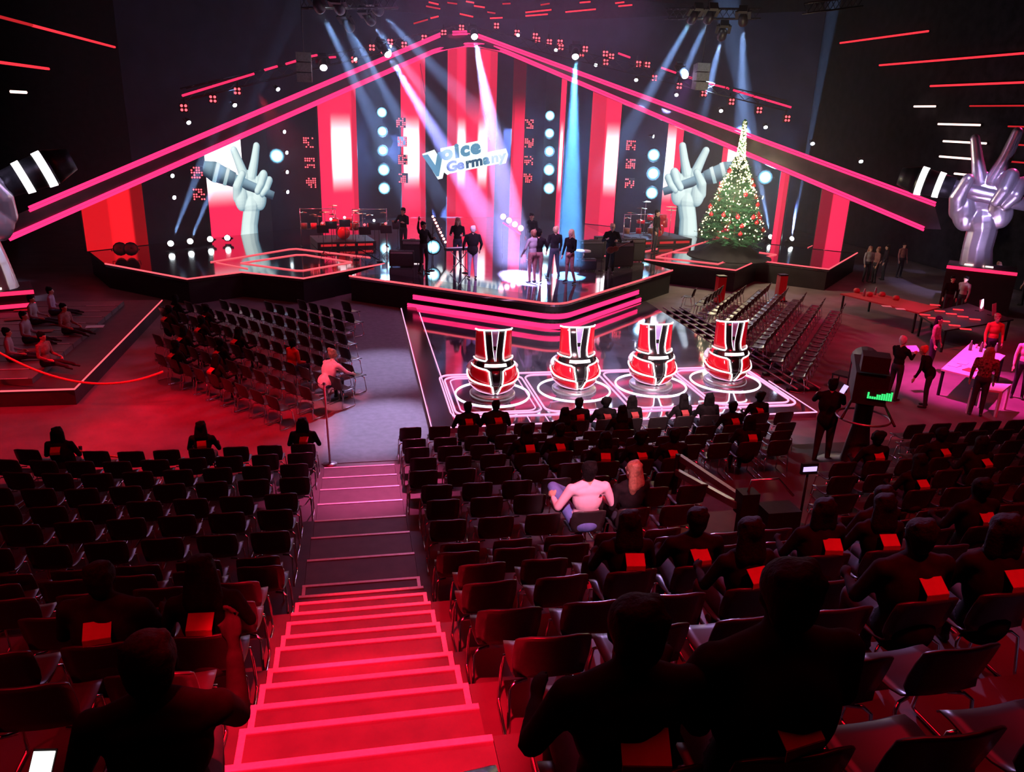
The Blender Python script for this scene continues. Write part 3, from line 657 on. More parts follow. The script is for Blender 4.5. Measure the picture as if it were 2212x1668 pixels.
truss('lighting_truss', 'dark truss carrying the bright moving heads at the left', at_y(650, 5, 33.4), at_y(860, 5, 33.4), 14, .4)
for (x, y, lab) in ((657, 146, 'grey line array loudspeaker hanging above the left gable beam'), (1514, 166, 'grey line array loudspeaker hanging above the right gable beam')):
    P = at_y(x, y, 37); t = thing('hanging_speaker', lab, 'loudspeaker', tuple(P))
    M.setdefault('spk', pbr('speaker_grey', (.16, .17, .18), .6)); 
    for k in range(3): MB().box((0, 0, .38-.38*k), (.62, .5, .36), 0, 0, .12*(k-1)).build('cabinet', 'spk', t)
    MB().tube([(0, 0, .55), (0, 0, 3.5)], .02, 5).build('cable', 'metal', t)
# ------------------------------------------------------------------ hanging logo sign
M['logo_plate'] = emis('logo_white', (.86, 1, 1), 1.25)
M['logo_blue'] = emis('logo_blue', (.16, .42, .66), .8)
M['logo_dark'] = emis('logo_dark', (.05, .16, .30), .7)
def text_mesh(body, size, off, ext, shear=0.12, sx=1.):
    c = bpy.data.curves.new('txt', 'FONT'); c.body = body; c.size = size; c.offset = off; c.extrude = ext; c.shear = shear; c.resolution_u = 3
    o = bpy.data.objects.new('txt', c); COL.objects.link(o); dg = bpy.context.evaluated_depsgraph_get()
    me = bpy.data.meshes.new_from_object(o.evaluated_get(dg)); bpy.data.objects.remove(o); bpy.data.curves.remove(c)
    me.transform(Matrix.Diagonal((sx, 1, 1, 1))); me.transform(Matrix.Rotation(PI/2, 4, 'X')); return me
LP = at_y(1003, 338, 46.0); U = float((LP-EYE)@_F)/FPX
logo = thing('logo_sign', 'white outlined two line logo sign hanging before the central light panel', 'sign', tuple(LP)); logo.rotation_euler = (0, math.radians(-12.5), math.radians(-4))
def put(me, x, z, mat, name, y=-.1):
    me.materials.clear(); me.materials.append(M[mat]); return link(name, me, logo, (x*U, y, z*U))
plate = MB()
for poly in ([(-88, 22), (-60, 26), (-51, 2), (-47, 26), (42, 26), (45, -1), (92, -1), (94, -14), (86, -31), (76, -31), (70, -29), (-38, -29), (-44, -31), (-50, -24), (-56, -36), (-66, -36)],):
    n = len(poly); f = [(x*U, -.05, z*U) for x, z in poly]; b = [(x*U, .1, z*U) for x, z in poly]
    plate.add(f+b, [tuple(range(n)), tuple(range(2*n-1, n-1, -1))]+[(i, n+i, n+(i+1) % n, (i+1) % n) for i in range(n)])
plate.build('plate', 'logo_plate', logo)
put(text_mesh('V', 62*U, 3.0*U, .02, 0), -84, -26, 'logo_blue', 'letter')
for ch, x in zip('oice', (-49, -20, -7, 15)): put(text_mesh(ch, 39*U, 2.2*U, .02, .12, 1.1), x, 2, 'logo_blue', 'letter')
for ch, x in zip('Germany', (-44, -21, -2, 11, 37, 55, 72)): put(text_mesh(ch, 28*U, 1.3*U, .02, .12, 1.15), x, -24, 'logo_dark' if x < 36 else 'logo_blue', 'letter')
for x in (-60, 60): MB().tube([(x*U, .05, 20*U), (x*U+.2, .05, 5.2)], .012, 5).build('cable', 'metal', logo)
# ------------------------------------------------------------------ giant hands holding a microphone in a V sign
def hand_soft(S, A, B):
    h = Soft(); f = lambda zx, zy, w: np.array([(zx-970)*S, w*S, (1500-zy)*S])
    def ch(pts): h.chain([f(*p[:3]) for p in pts], [p[3]*S for p in pts])
    ch([(890, 1590, 0, 168), (915, 1350, 0, 148), (965, 1150, 0, 150), (970, 1060, 0, 175)])
    for c, r in (((975, 880, 0), (285, 270, 120)), ((800, 930, -70), (125, 210, 105)), ((1130, 960, -55), (130, 190, 105)), ((960, 1060, -30), (225, 90, 120))):
        h.ell(f(*c), [r[0]*S, r[2]*S, r[1]*S])
    ch(A); ch(B)
    ch([(735, 930, -60, 85), (745, 760, -150, 82), (850, 590, -205, 62)])
    ch([(1150, 720, 0, 88), (1235, 610, -110, 76), (1175, 745, -215, 68), (1100, 850, -200, 58)])
    ch([(1250, 800, 0, 78), (1335, 700, -80, 66), (1275, 815, -190, 60), (1190, 895, -175, 52)])
    return h, f
def mic_parts(S, f, mir):
    a, b = f(1400, 940, -85), f(280, 500, -85); ax = (b-a); L = np.linalg.norm(ax); ax = ax/L
    def ring(t0, t1, r0, r1, n=18):
        m = MB(); p = [a+ax*L*t for t in np.linspace(t0, t1, 4)]
        m.tube(p, list(np.linspace(r0, r1, 4)*S), n)
        if mir: m.v = [(-x, y, z) for x, y, z in m.v]; m.f = [tuple(reversed(q)) for q in m.f]
        return m
    return [('mic_handle', ring(0, .62, 66, 92), 0), ('mic_collar', ring(.62, .93, 112, 150), 0), ('mic_ring', ring(.715, .765, 134, 140), 1), ('mic_ring', ring(.86, .915, 150, 155), 1), ('mic_head', ring(.93, 1.08, 150, 95), 0)]
SA, SB = [(955, 660, 0, 84), (930, 400, 0, 60), (912, 185, 0, 48)], [(1060, 660, 0, 88), (1190, 420, 0, 66), (1290, 185, 0, 54)]
def statue(label, px, mir):
    P = at_y(px[0], px[1], 28.05); S = float((at_y(2110, 566, 28.05)-EYE)@_F)/FPX/5.055
    t = thing('hand_statue', label, 'statue', tuple(P), -math.atan2(P[0], P[1])); t.rotation_euler = (0, math.radians(0 if mir else -12), -math.atan2(P[0], P[1]))
    h, f = hand_soft(S, SA, SB); link('hand', h.mesh('giant_hand', ['silver'], .035, 4, mir), t)
    for nm, m, k in mic_parts(S, f, mir): m.build(nm, 'led_white' if k else 'silver' if nm == 'mic_handle' else 'metal', t)
    w = 1.25; pz = P[2]-.12
    pd = thing('statue_pedestal', 'dark pedestal with pink light bars under the %s silver hand' % ('left' if mir else 'right'), 'pedestal', (P[0], P[1], 0), -math.atan2(P[0], P[1]))
    MB().box((0, 0, pz/2-.05), (2*w, 1.5, pz+.0)).build('body', 'skirt', pd)
    for k in range(3 if mir else 1): MB().bar((-w, -.8, pz-.12-.42*k), (w*(1 if k < 2 else .9), -.8, pz-.12-.42*k), .07, .12).build('light_bar', 'led_red', pd)
    for x in (-.5, .25): MB().box((x, -.62, pz+.03), (.28, .12, .05)).build('foot_light', 'led_hot', pd)
    return P
statue('giant silver hand making a V sign with a microphone at the right of the hall', (2124, 566), False)
statue('giant silver hand with a microphone cut off at the left edge of the frame', (-30, 612), True)
# the same emblem as pictures on two LED screens
M['pic'] = bpy.data.materials.new('screen_picture'); M['pic'].use_nodes = True; _nt = M['pic'].node_tree
for n in list(_nt.nodes): _nt.nodes.remove(n)
_o = nn(_nt, 'ShaderNodeOutputMaterial'); _e = nn(_nt, 'ShaderNodeEmission'); _a = nn(_nt, 'ShaderNodeVertexColor'); _a.layer_name = 'Col'
_nt.links.new(_a.outputs[0], _e.inputs[0]); _nt.links.new(_e.outputs[0], _o.inputs[0]); _e.inputs[1].default_value = 1.0
M['screen_off'] = emis('screen_black', (.010, .008, .016), 1.0, False)
def shade(me, lo, hi, L, amb):
    n = len(me.vertices); no = np.empty(n*3); me.vertices.foreach_get('normal', no); no = no.reshape(-1, 3)
    d = np.clip(no@np.array(L), 0, 1)*(1-amb)+amb; d = d**1.4
    col = np.array(lo)[None]*(1-d[:, None])+np.array(hi)[None]*d[:, None]
    at = me.color_attributes.new('Col', 'FLOAT_COLOR', 'POINT'); at.data.foreach_set('color', np.concatenate([col, np.ones((n, 1))], 1).ravel())
    co = np.empty(n*3); me.vertices.foreach_get('co', co); co = co.reshape(-1, 3); co[:, 1] = co[:, 1]*.006-.06; me.vertices.foreach_set('co', co.ravel()); me.materials.clear(); me.materials.append(M['pic']); me.update()
def picture(t, P, S, rz, mir, cut):
    pa = [(890, 640, 0, 92), (800, 400, 0, 74), (735, 240, 0, 62)]; pb = [(1010, 640, 0, 92), (1085, 400, 0, 74), (1140, 185, 0, 62)]
    h, f = hand_soft(S, pa, pb); me = h.mesh('hand_picture', ['silver'], .03, 3, mir); sg = -1 if mir else 1
    shade(me, (.10, .24, .34), (.90, 1.08, 1.05), Vector((-.35*sg, -.85, .4)), .12)
    o = link('screen_picture', me, t); o.location = P; o.rotation_euler = (0, 0, rz)
    for nm, m, k in mic_parts(S, f, mir):
        q = m.mesh(nm, []); shade(q, (.01, .03, .06) if not k else (.3, .5, .55), (.30, .48, .60) if not k else (.9, 1, 1), Vector((0, -.7, .7)), .02)
        o = link('screen_picture', q, t); o.location = P+Vector((0, 0, 0)); o.rotation_euler = (0, 0, rz)
def hand_screen(label, x0, x1, ymid, hx, hy, hpx, mir, off, bands, bg):
    pa, pb = at_wall(x0, ymid, off), at_wall(x1, ymid, off); rz = math.atan2(pb[1]-pa[1], pb[0]-pa[0]); w = np.linalg.norm((pb-pa)[:2]); t = thing('hand_screen', label, 'led screen', (0, 0, 0))
    m = MB(); u = np.array([math.cos(rz), math.sin(rz), 0]); nr = np.array([math.sin(rz), -math.cos(rz), 0])
    B = at_plane(hx, hy, pa[:2], pb[:2]); zb = B[2]-.05
    q = [np.array([*pa[:2], zb]), np.array([*pb[:2], zb]), np.array([*pb[:2], at_plane(x1, mid_y(x1), pa[:2], pb[:2])[2]]), np.array([*pa[:2], at_plane(x0, mid_y(x0), pa[:2], pb[:2])[2]])]
    m.slab([q[1]-nr*.02, q[0]-nr*.02, q[3]-nr*.02, q[2]-nr*.02], .12); m.build('housing', 'metal', t)
    xs = [x0, bg, x1] if bg else [x0, x1]
    for i in range(len(xs)-1):
        a, b = at_plane(xs[i], ymid, pa[:2], pb[:2]), at_plane(xs[i+1], ymid, pa[:2], pb[:2])
        za, zb2 = at_plane(xs[i], mid_y(xs[i]), pa[:2], pb[:2])[2], at_plane(xs[i+1], mid_y(xs[i+1]), pa[:2], pb[:2])[2]
        mm = MB().add([(a[0], a[1], zb), (b[0], b[1], zb), (b[0], b[1], zb2), (a[0], a[1], za)], [(0, 1, 2, 3)])
        lit = bg and i == 0
        s = mm.build('screen', panel_mat('led_picture', bands, zhi=20, zlo=float(at_wall(480, 405)[2])) if lit else 'screen_off', t)
        uv = s.data.uv_layers.new(name='UVMap')
        for li, c in enumerate([(0, 0), (1, 0), (1, 1), (0, 1)]): uv.data[li].uv = c
    S = float((B-EYE)@_F)/FPX*hpx
    picture(t, Vector((B[0]+nr[0]*.03, B[1]+nr[1]*.03, zb+.0)), S, rz, mir, 0)
# picture units: 1500 of them from the wrist cut to the top of the crop used for measuring
hand_screen('left LED screen showing a pale V sign hand with microphone on red', 449, 584, 420, 545, 503, .1378, False, .3, [(-.1, 1.1, 'white')], 528)
hand_screen('right dark LED screen showing a pale V sign hand beside the Christmas tree', 1448, 1552, 420, 1479, 490, .128, True, .3, [], None)
# ------------------------------------------------------------------ Christmas tree
M['needle'] = pbr('fir_needles', (.03, .20, .09), .55, 0, .5, 3, .4)
M['bauble'] = pbr('red_bauble', (.65, .02, .04), .15, 0, .1, 5, .6, 0, .6)
TP = at_z(1574, 553, ZS); r = random.Random(3)
tree = thing('christmas_tree', 'tall lit Christmas tree with red baubles and golden fairy lights on the right side stage', 'christmas tree', tuple(TP))
Hh = 6.25
def trad(h): return 1.40*(1-h/.72)**.8+.10 if h < .70 else .17*(1-(h-.70)/.34)+.03
fo = MB()
for i in range(2700):
    h = 1-(1-r.random())**.62 if i > 250 else r.uniform(.0, .3); h = min(h, .99) if i < 2480 else r.uniform(.64, 1.0); a = r.uniform(0, 2*PI); R = trad(h)*r.uniform(.82, 1.14)
    z = .95+h*(Hh-1.0); d = Vector((math.cos(a), math.sin(a), r.uniform(-.28, .08) if h < .70 else .9)).normalized()
    L = min(R, r.uniform(.4, .75)) if h < .70 else .2; tip = Vector((0, 0, z))+d*R; base = tip-d*L; sd = d.cross(Vector((0, 0, 1))).normalized(); up = sd.cross(d)
    for k in range(7):
        t = k/6; p = base.lerp(tip, t); ln = .23*(1-.5*t)*(1 if h < .70 else .5)
        for s in (-1, 1):
            q = p+sd*s*ln+d*ln*.7+up*r.uniform(-.05, .06); fo.add([p-d*.03, p+d*.035, q], [(0, 1, 2)])
    fo.add([base+up*.012, base-up*.012, tip], [(0, 1, 2)])
fo.build('foliage', 'needle', tree)['kind'] = 'stuff'
MB().lathe((0, 0, 0), [(.11, 0), (.10, 1.0), (.05, 5), (.01, (Hh-.15))], 10).build('trunk', 'wood', tree)
lt = MB()
for i in range(1150):
    h = r.random()**.8 if i > 420 else (r.uniform(.42, .75) if i < 150 else r.uniform(.62, 1.0)); a = r.uniform(0, 2*PI); R = trad(h)*r.uniform(.9, 1.12); z = .9+h*(Hh-.95)
    c = (R*math.cos(a), R*math.sin(a), z-.04); s = r.uniform(.022, .045)
    lt.add([(c[0]+s, c[1], c[2]), (c[0], c[1]+s, c[2]), (c[0]-s, c[1], c[2]), (c[0], c[1]-s, c[2]), (c[0], c[1], c[2]+s), (c[0], c[1], c[2]-s)], [(0, 1, 4), (1, 2, 4), (2, 3, 4), (3, 0, 4), (1, 0, 5), (2, 1, 5), (3, 2, 5), (0, 3, 5)])
lt.build('fairy_lights', 'bulb', tree)['kind'] = 'stuff'
bm0 = MB().sph((0, 0, 0), .105, 12, 8).lathe((0, 0, .10), [(.03, 0), (.03, .04), (.0, .05)], 8).mesh('bauble', 'bauble')
for i in range(24):
    h = r.uniform(.04, .6); a = r.uniform(PI, 2*PI) if i % 4 else r.uniform(0, PI); R = trad(h)*1.06; link('bauble', bm0, tree, (R*math.cos(a), R*math.sin(a), .9+h*(Hh-1.0)))
MB().lathe((0, 0, 0), [(0, .72), (.75, .70), (1.0, .45), (1.5, .12), (2.0, 0)], 22).build('skirt_cloth', 'wall', tree)
L = bpy.data.lights.new('tree_fill', 'POINT'); L.color = (1, .82, .5); L.energy = 800; L.shadow_soft_size = .5; o = bpy.data.objects.new('tree_fill', L); COL.objects.link(o); o.location = TP+np.array([-1.2, -2.3, 3.2])  # added point fill before the tree, brightens the needles
# ------------------------------------------------------------------ the four coach chairs, seen from behind
def coach_chair(label):
    t = thing('coach_chair', label, 'armchair'); t['group'] = 'big red coach chairs on the platform'
    Rz = [(.13, .40), (.22, .49), (.34, .575), (.48, .62), (.64, .63), (.78, .59), (.90, .53), (1.0, .49), (1.15, .475), (1.5, .47), (1.78, .465)]
    rad = lambda z: float(np.interp(z, [q[0] for q in Rz], [q[1] for q in Rz]))
    def S(u, z, off=0.):          # u in degrees from the middle of the back
        a = math.radians(-90+u); R = rad(z)+off; k = float(np.interp(z, [.5, .95, 1.2], [.95, .72, .42]))
        return Vector((R*math.cos(a), R*math.sin(a)*k, z))
    def patch(corners, off, n=7, mat=0, m=None):
        (a, b, c, d) = [np.array(q) for q in corners]; m = m or MB(); vs = []
        for o_ in (off, off-.03):
            for i in range(n):
                for j in range(n):
                    s, q = i/(n-1), j/(n-1); p = a*(1-s)*(1-q)+b*s*(1-q)+c*s*q+d*(1-s)*q; vs.append(S(p[0], p[1], o_))
        fs = []; N = n*n
        for i in range(n-1):
            for j in range(n-1):
                k = i*n+j; fs.append((k, k+n, k+n+1, k+1)); fs.append((N+k+1, N+k+n+1, N+k+n, N+k))
        ed = [i*n for i in range(n)]+[(n-1)*n+j for j in range(1, n)]+[i*n+n-1 for i in range(n-2, -1, -1)]+[j for j in range(n-2, 0, -1)]
        for i in range(len(ed)): p, q = ed[i], ed[(i+1) % len(ed)]; fs.append((q, p, N+p, N+q))
        return m.add(vs, fs, mat, True)
    def outline(pts, r, off, closed=False):
        P = []
        for a, b in zip(pts, pts[1:]+([pts[0]] if closed else [])):
            for k in range(6): s = k/6; P.append(S(a[0]*(1-s)+b[0]*s, a[1]*(1-s)+b[1]*s, off))
        if not closed: P.append(S(*pts[-1], off))
        return MB().tube(P, r, 6, 0, closed)
    MB().lathe((0, 0, 0), [(0, .10), (.56, .10), (.60, .06), (.60, .0)], 28).build('turntable', 'steel', t)
    MB().lathe((0, 0, 0), [(.34, .1), (.36, .13), (.46, .16), (.40, .18), (0, .19)], 24).build('base', 'plastic_white', t)
    core = MB(); n = 40; zs = [q[0] for q in Rz]
    for lim, z0, z1 in ((118, .13, .92), (96, .88, 1.78)):
        zz = [z for z in zs if z0-.03 <= z <= z1+.03]; vs = []; fs = []
        for o_ in (-.03, -.10):
            for z in zz:
                for j in range(n+1): vs.append(S(-lim+2*lim*j/n, z, o_))
        K = (n+1)*len(zz)
        for i in range(len(zz)-1):
            for j in range(n): a = i*(n+1)+j; fs.append((a, a+1, a+n+2, a+n+1)); fs.append((K+a+n+1, K+a+n+2, K+a+1, K+a))
        for j in range(n): a = (len(zz)-1)*(n+1)+j; fs.append((a, a+1, K+a+1, K+a))
        core.add(vs, fs, 0, True)
    core.build('shell', 'plastic_black', t)
    for s in (-1, 1):
        up = [(s*37, 1.76), (s*93, 1.76), (s*93, 1.07), (s*25, 1.03)]; patch(up if s > 0 else [up[1], up[0], up[3], up[2]], .0).build('upper_panel', 'plastic_red', t)
        outline([(s*35, 1.765), (s*25, 1.04), (s*30, 1.0), (s*92, 1.045)], .02, .02).build('light_line', 'led_white', t)
        mid = [(s*20, .80), (s*88, .87), (s*100, .57), (s*17, .45)]; patch(mid if s > 0 else [mid[1], mid[0], mid[3], mid[2]], .0).build('middle_panel', 'plastic_red', t)
        outline([(s*88, .88), (s*24, .81), (s*17, .77), (s*13, .45)], .02, .025).build('light_line', 'led_white', t)
        low = [(s*12, .42), (s*112, .66), (s*100, .36), (s*7, .14)]; patch(low if s > 0 else [low[1], low[0], low[3], low[2]], .03).build('lower_panel', 'plastic_red', t)
        outline([(s*112, .69), (s*70, .51), (s*15, .435), (s*10, .39), (s*6, .16)], .022, .045).build('light_line', 'led_white', t)
        outline([(s*6, .14), (s*60, .22), (s*108, .40)], .012, .035).build('light_line', 'led_coach', t)
        side = [(s*62, .99), (s*95, .99), (s*98, .89), (s*62, .87)]; patch(side if s > 0 else [side[1], side[0], side[3], side[2]], .0, 4).build('side_panel', 'plastic_red', t)
        side = [(s*106, .90), (s*150, .74), (s*146, .22), (s*100, .20)]; patch(side if s > 0 else [side[1], side[0], side[3], side[2]], -.045, 7).build('side_shell', 'plastic_white', t)
        arm = MB(); P = [S(s*a, .72+.10*min(1, max(0, (a-90)/40)), .02) for a in range(92, 140, 6)]; P.append(P[-1]+Vector((s*-.03, .16, -.02))); arm.tube(P, [.03]+[.075]*(len(P)-2)+[.05], 10); arm.build('armrest', 'plastic_white', t)
    outline([(-93, 1.78), (93, 1.78)], .022, .01).build('light_line', 'led_white', t)
    patch([(-11, 1.76), (11, 1.76), (1.5, 1.0), (-1.5, 1.0)], -.005, 6).build('lilac_wedge', 'lilac', t)
    for s in (-1, 1): outline([(s*12, 1.76), (s*2, 1.0)], .007, .005).build('wedge_line', 'led_white', t)
    bar = patch([(-70, .98), (70, .98), (70, .84), (-70, .84)], .03, 9).build('name_bar', 'plastic_black', t)
    patch([(-30, .945), (30, .945), (30, .875), (-30, .875)], .045, 7).build('name_plate', 'led_white', bar)
    patch([(-15, .85), (15, .85), (7, .18), (-7, .18)], .0, 6).build('centre_panel', 'plastic_black', t)
    se = Soft(); se.ell((0, .2, .48), (.40, .38, .12)); se.ell((0, -.0, .95), (.34, .09, .55)); link('seat_cushion', se.mesh('coach_cushion', ['plastic_red'], .03, 2), t)
    outline([(0, 0.24), (0.1, .24)], .001, -.03)
    return t
cl = ['leftmost big red coach chair with white glowing outlines', 'second big red coach chair from the left with white outlines', 'third big red coach chair from the left with white outlines', 'rightmost big red coach chair with white glowing outlines']
for i, (x, y) in enumerate(CH):
    if i == 0: c0 = coach_chair(cl[0]); cm = tree_map(c0); c = c0
    else: c = copy_tree(c0, cm); c['label'] = cl[i]
    c.location = (x, y, .15); c.rotation_euler = (0, 0, math.radians((0, 1, 0, -1)[i]))
# ------------------------------------------------------------------ audience chairs: moulded shell on two bent tube legs
def chair_shell():
    prof = [(-.085, .83), (-.075, .80), (-.05, .72), (-.02, .62), (.0, .54), (.02, .48), (.06, .445), (.13, .43), (.24, .428), (.36, .438), (.42, .43), (.45, .40)]
    hw = [.205, .225, .232, .232, .222, .208, .205, .215, .225, .225, .220, .205]; n = 7; vs = []; fs = []
    K = len(prof)
    for sgn in (0, 1):
        for i, (y, z) in enumerate(prof):
            t = np.array(prof[min(i+1, K-1)])-np.array(prof[max(i-1, 0)]); t = t/np.linalg.norm(t); nr = np.array([t[1], -t[0]])
            for j in range(n):
                s = -1+2*j/(n-1); x = s*hw[i]; cv = .035*(s*s) if z > .5 else (.018*s*s)
                oy, oz = (cv, 0) if z > .5 else (0, cv)
                th = .016 if i == 0 else .011
                vs.append((x, y+oy-nr[0]*th*sgn, z+oz-nr[1]*th*sgn-(.02*abs(s)**6 if i == 0 else 0)))
    N = K*n
    for i in range(K-1):
        for j in range(n-1):
            a = i*n+j; fs.append((a, a+1, a+n+1, a+n)); fs.append((N+a+n, N+a+n+1, N+a+1, N+a))
    ed = list(range(n))+[i*n+n-1 for i in range(1, K)]+[(K-1)*n+j for j in range(n-2, -1, -1)]+[i*n for i in range(K-2, 0, -1)]
    for i in range(len(ed)): p, q = ed[i], ed[(i+1) % len(ed)]; fs.append((q, p, N+p, N+q))
    return MB().add(vs, fs, 0, True)
def chair_leg(s):
    x = .235*s
    return MB().tube([(.12*s, .10, .41), (.2*s, .07, .415), (x, .045, .39), (x+.004*s, .01, .2), (x+.008*s, -.02, .03), (x+.008*s, .0, .012), (x+.008*s, .38, .012), (x+.004*s, .41, .03), (x, .375, .25), (x-.01*s, .35, .40), (.12*s, .33, .418)], .0115, 6)
def make_chair():
    t = thing('audience_chair', 'x', 'chair')
    chair_shell().build('seat_shell', 'shell', t)
    for s in (-1, 1): chair_leg(s).build('leg', 'chrome', t)
    MB().tube([(-.2, .33, .418), (.2, .33, .418)], .010, 6).build('cross_bar', 'chrome', t)
    return t
ch0 = make_chair(); chm = tree_map(ch0); SEATS = []
def seat(x, y, z, rz, label, group):
    o = ch0 if not SEATS else copy_tree(ch0, chm)
    o.location = (x, y, z); o.rotation_euler = (0, 0, rz); o['label'] = label; o['group'] = group; SEATS.append(o); return o
ROWN = ['nearest row', 'second nearest row', 'third nearest row', 'fourth nearest row', 'fifth nearest row', 'sixth nearest row', 'seventh nearest row', 'eighth nearest row', 'seventh row from the floor', 'sixth row from the floor', 'fifth row from the floor', 'fourth row from the floor', 'third row from the floor', 'second row from the floor', 'first raised row', 'floor level row']
OCC = {}
NEAR1 = (float(at_y(1408, 1345, 1.95)[0]), float(at_y(1768, 1285, 1.95)[0])); NEARL = float(at_y(215, 1350, 1.95)[0])
print('near', NEAR1, NEARL)
PITCH = .615
HOLE = [(1500, 1800, 1000, 1180), (1700, 1960, 830, 1010)]
for k, (z, y) in enumerate(ROWS):
    yb = (y-.69 if k else 1.86) if k < 15 else y-.55
    jit = RN.uniform(-.05, .08)
    xr0 = [XR+.36+jit+PITCH*j for j in range(26)]
    if k == 0: xr0 = [NEAR1[0]-PITCH, NEAR1[0], NEAR1[1], NEAR1[1]+PITCH, NEAR1[1]+2*PITCH]
    for j, x in enumerate(xr0):
        if k > 13 and x > 12: break
        P = (x, yb, z+.6)
        if not in_frame(P, 200 if k == 0 else 40): continue
        v = np.array(P)-EYE; d = v@_F; px, py = 1106+FPX*(v@_R2)/d, 834+FPX*(v@_D2)/d
        if any(a < px < b and c < py < e for a, b, c, e in HOLE): continue
        SEATS and None
        seat(x, yb+.085, z, RN.uniform(-.04, .04), 'dark shell chair, %s from the aisle, right block, %s' % ((ORD+['twenty-first', 'twenty-second', 'twenty-third', 'twenty-fourth', 'twenty-fifth', 'twenty-sixth'])[j], ROWN[k]), 'dark shell chairs in the right block'); OCC[('R', k, j)] = (x, yb+.085, z)
    for j in range(14):
        x = XL-.34-jit-PITCH*j
        if k == 0: x = NEARL-PITCH*(j-(1 if NEARL < -1.5 else 0))
        P = (x, yb, z+.6)
        if (not in_frame(P, 30) and not (k == 0 and j < 3)) or (k == 15): continue
        bend = max(0, -4.3-x) if k > 8 else 0
        seat(x, yb+.085+(.12 if k == 0 else 0)+bend*.18, z, RN.uniform(-.05, .05)-(.12*min(3, bend)), 'dark shell chair, %s from the aisle, left block, %s' % (ORD[j], ROWN[k]), 'dark shell chairs in the left block'); OCC[('L', k, j)] = (x, yb+.085, z)
print('terrace chairs', len(SEATS))
# floor block on the left, rows turned towards the stage
d = np.array([.66, -.75]); d /= np.linalg.norm(d); nrm = np.array([.75, .66]); nrm /= np.linalg.norm(nrm); n0 = len(SEATS)
FL = {}; REST = []
def in_poly(x, y, poly):
    c = False; j = len(poly)-1
    for i in range(len(poly)):
        if (poly[i][1] > y) != (poly[j][1] > y) and x < (poly[j][0]-poly[i][0])*(y-poly[i][1])/(poly[j][1]-poly[i][1])+poly[i][0]: c = not c
        j = i
    return c
FP = [(-5.5, 21.7), (-1.75, 17.2), (-.2, 18.6), (-.2, 27.6), (-6.4, 27.6)]
for k in range(9):
    q = 0
    for j in range(-9, 16):
        p = np.array([-5.15, 21.35])+nrm*k*.93+d*j*.60
        if not in_poly(p[0], p[1], FP): continue
        if len(SEATS) >= 300 or k > 7: REST.append((p[0], p[1], math.atan2(d[1], d[0]))); continue
        q += 1
        seat(p[0], p[1], .012 if p[0] > -.84 else 0., math.atan2(d[1], d[0]), 'dark floor chair, %s from the left, left floor block, %s' % (ORD[q-1], ['first slanted row', 'second slanted row', 'third slanted row', 'fourth slanted row', 'fifth slanted row', 'sixth slanted row', 'seventh slanted row', 'eighth slanted row', 'ninth slanted row'][k]), 'dark chairs on the left floor'); FL[(k, q)] = (p[0], p[1], 0)
print('left floor chairs', len(SEATS)-n0, 'total', len(SEATS))
for i in range(0): pass
# the far block right of the platform: as many single chairs as the limit leaves, the rest joined
cand = []
d2 = np.array([.62, .78]); d2 /= np.linalg.norm(d2); n2 = np.array([-.78, .62]); n2 /= np.linalg.norm(n2)
for k in range(11):
    for j in range(16):
        p = np.array([12.3, 18.9])+d2*j*.60+np.array([-.25, .97])*k*.98
        if in_poly(p[0], p[1], [(12.0, 18.6), (15.5, 20.5), (18.0, 24.5), (18.3, 30.2), (13.2, 29.2), (12.4, 24)]): cand.append((p[0], p[1]))
rz = math.atan2(d2[1], d2[0]); REST += [(x, y, rz) for x, y in cand]; sm = MB(); s0 = chair_shell(); l0 = [chair_leg(-1), chair_leg(1)]
for x, y, a in REST:
    c, s = math.cos(a), math.sin(a)
    for m, k in ((s0, 0), (l0[0], 1), (l0[1], 1)): sm.add([(x+vx*c-vy*s, y+vx*s+vy*c, vz+.012) for vx, vy, vz in m.v], m.f, k, True)
o = sm.build('audience_chairs', ['shell', 'chrome']); o['kind'] = 'stuff'; o['label'] = 'rows of dark chairs farthest away on the arena floor, left and right'; o['category'] = 'chairs'
print('chairs', len(SEATS), 'rest', len(REST))
# ------------------------------------------------------------------ people: one fused body each, hair as its child
M['skin'] = pbr('skin', (.55, .33, .25), .5, 0, .06, 8)
M['dark_top'] = pbr('dark_cloth', (.013, .010, .011), .95, 0, .3, 12, .04)
M['dark_jeans'] = pbr('dark_trousers', (.035, .035, .05), .85, 0, .2, 12, .2)
M['jeans'] = pbr('blue_jeans', (.12, .16, .42), .85, 0, .15, 14, .2)
M['pale_jeans'] = pbr('pale_trousers', (.45, .40, .55), .85, 0, .12, 10, .2)
M['pink_shirt'] = pbr('pale_pink_shirt', (.85, .52, .60), .8, 0, .05, 6, .2)
M['pink_jacket'] = pbr('pink_hooded_jacket', (.85, .30, .36), .85, 0, .08, 6, .2)
M['red_shirt'] = pbr('red_shirt', (.75, .10, .07), .85, 0, .1, 6, .2)
M['grey_shirt'] = pbr('grey_shirt', (.35, .33, .36), .85, 0, .1, 6, .2)
M['patterned'] = pbr('flower_patterned_blouse', (.16, .08, .07), .8, 0, .95, 22, .2)
M['brown_skirt'] = pbr('rust_trousers', (.30, .14, .14), .85, 0, .3, 18, .2)
M['hair_dark'] = pbr('dark_hair', (.007, .005, .005), .8, 0, .5, 60, .1, .6)
M['hair_brown'] = pbr('reddish_brown_hair', (.30, .13, .08), .55, 0, .35, 40)
M['hair_blond'] = pbr('fair_hair', (.55, .38, .22), .5, 0, .25, 40)
M['hair_white'] = pbr('white_hair', (.80, .76, .76), .6, 0, .1, 30)
M['shoe'] = pbr('dark_shoes', (.02, .02, .022), .4)
M['eye'] = pbr('eyes', (.02, .015, .015), .2)
V3 = lambda *a: np.array(a, float)
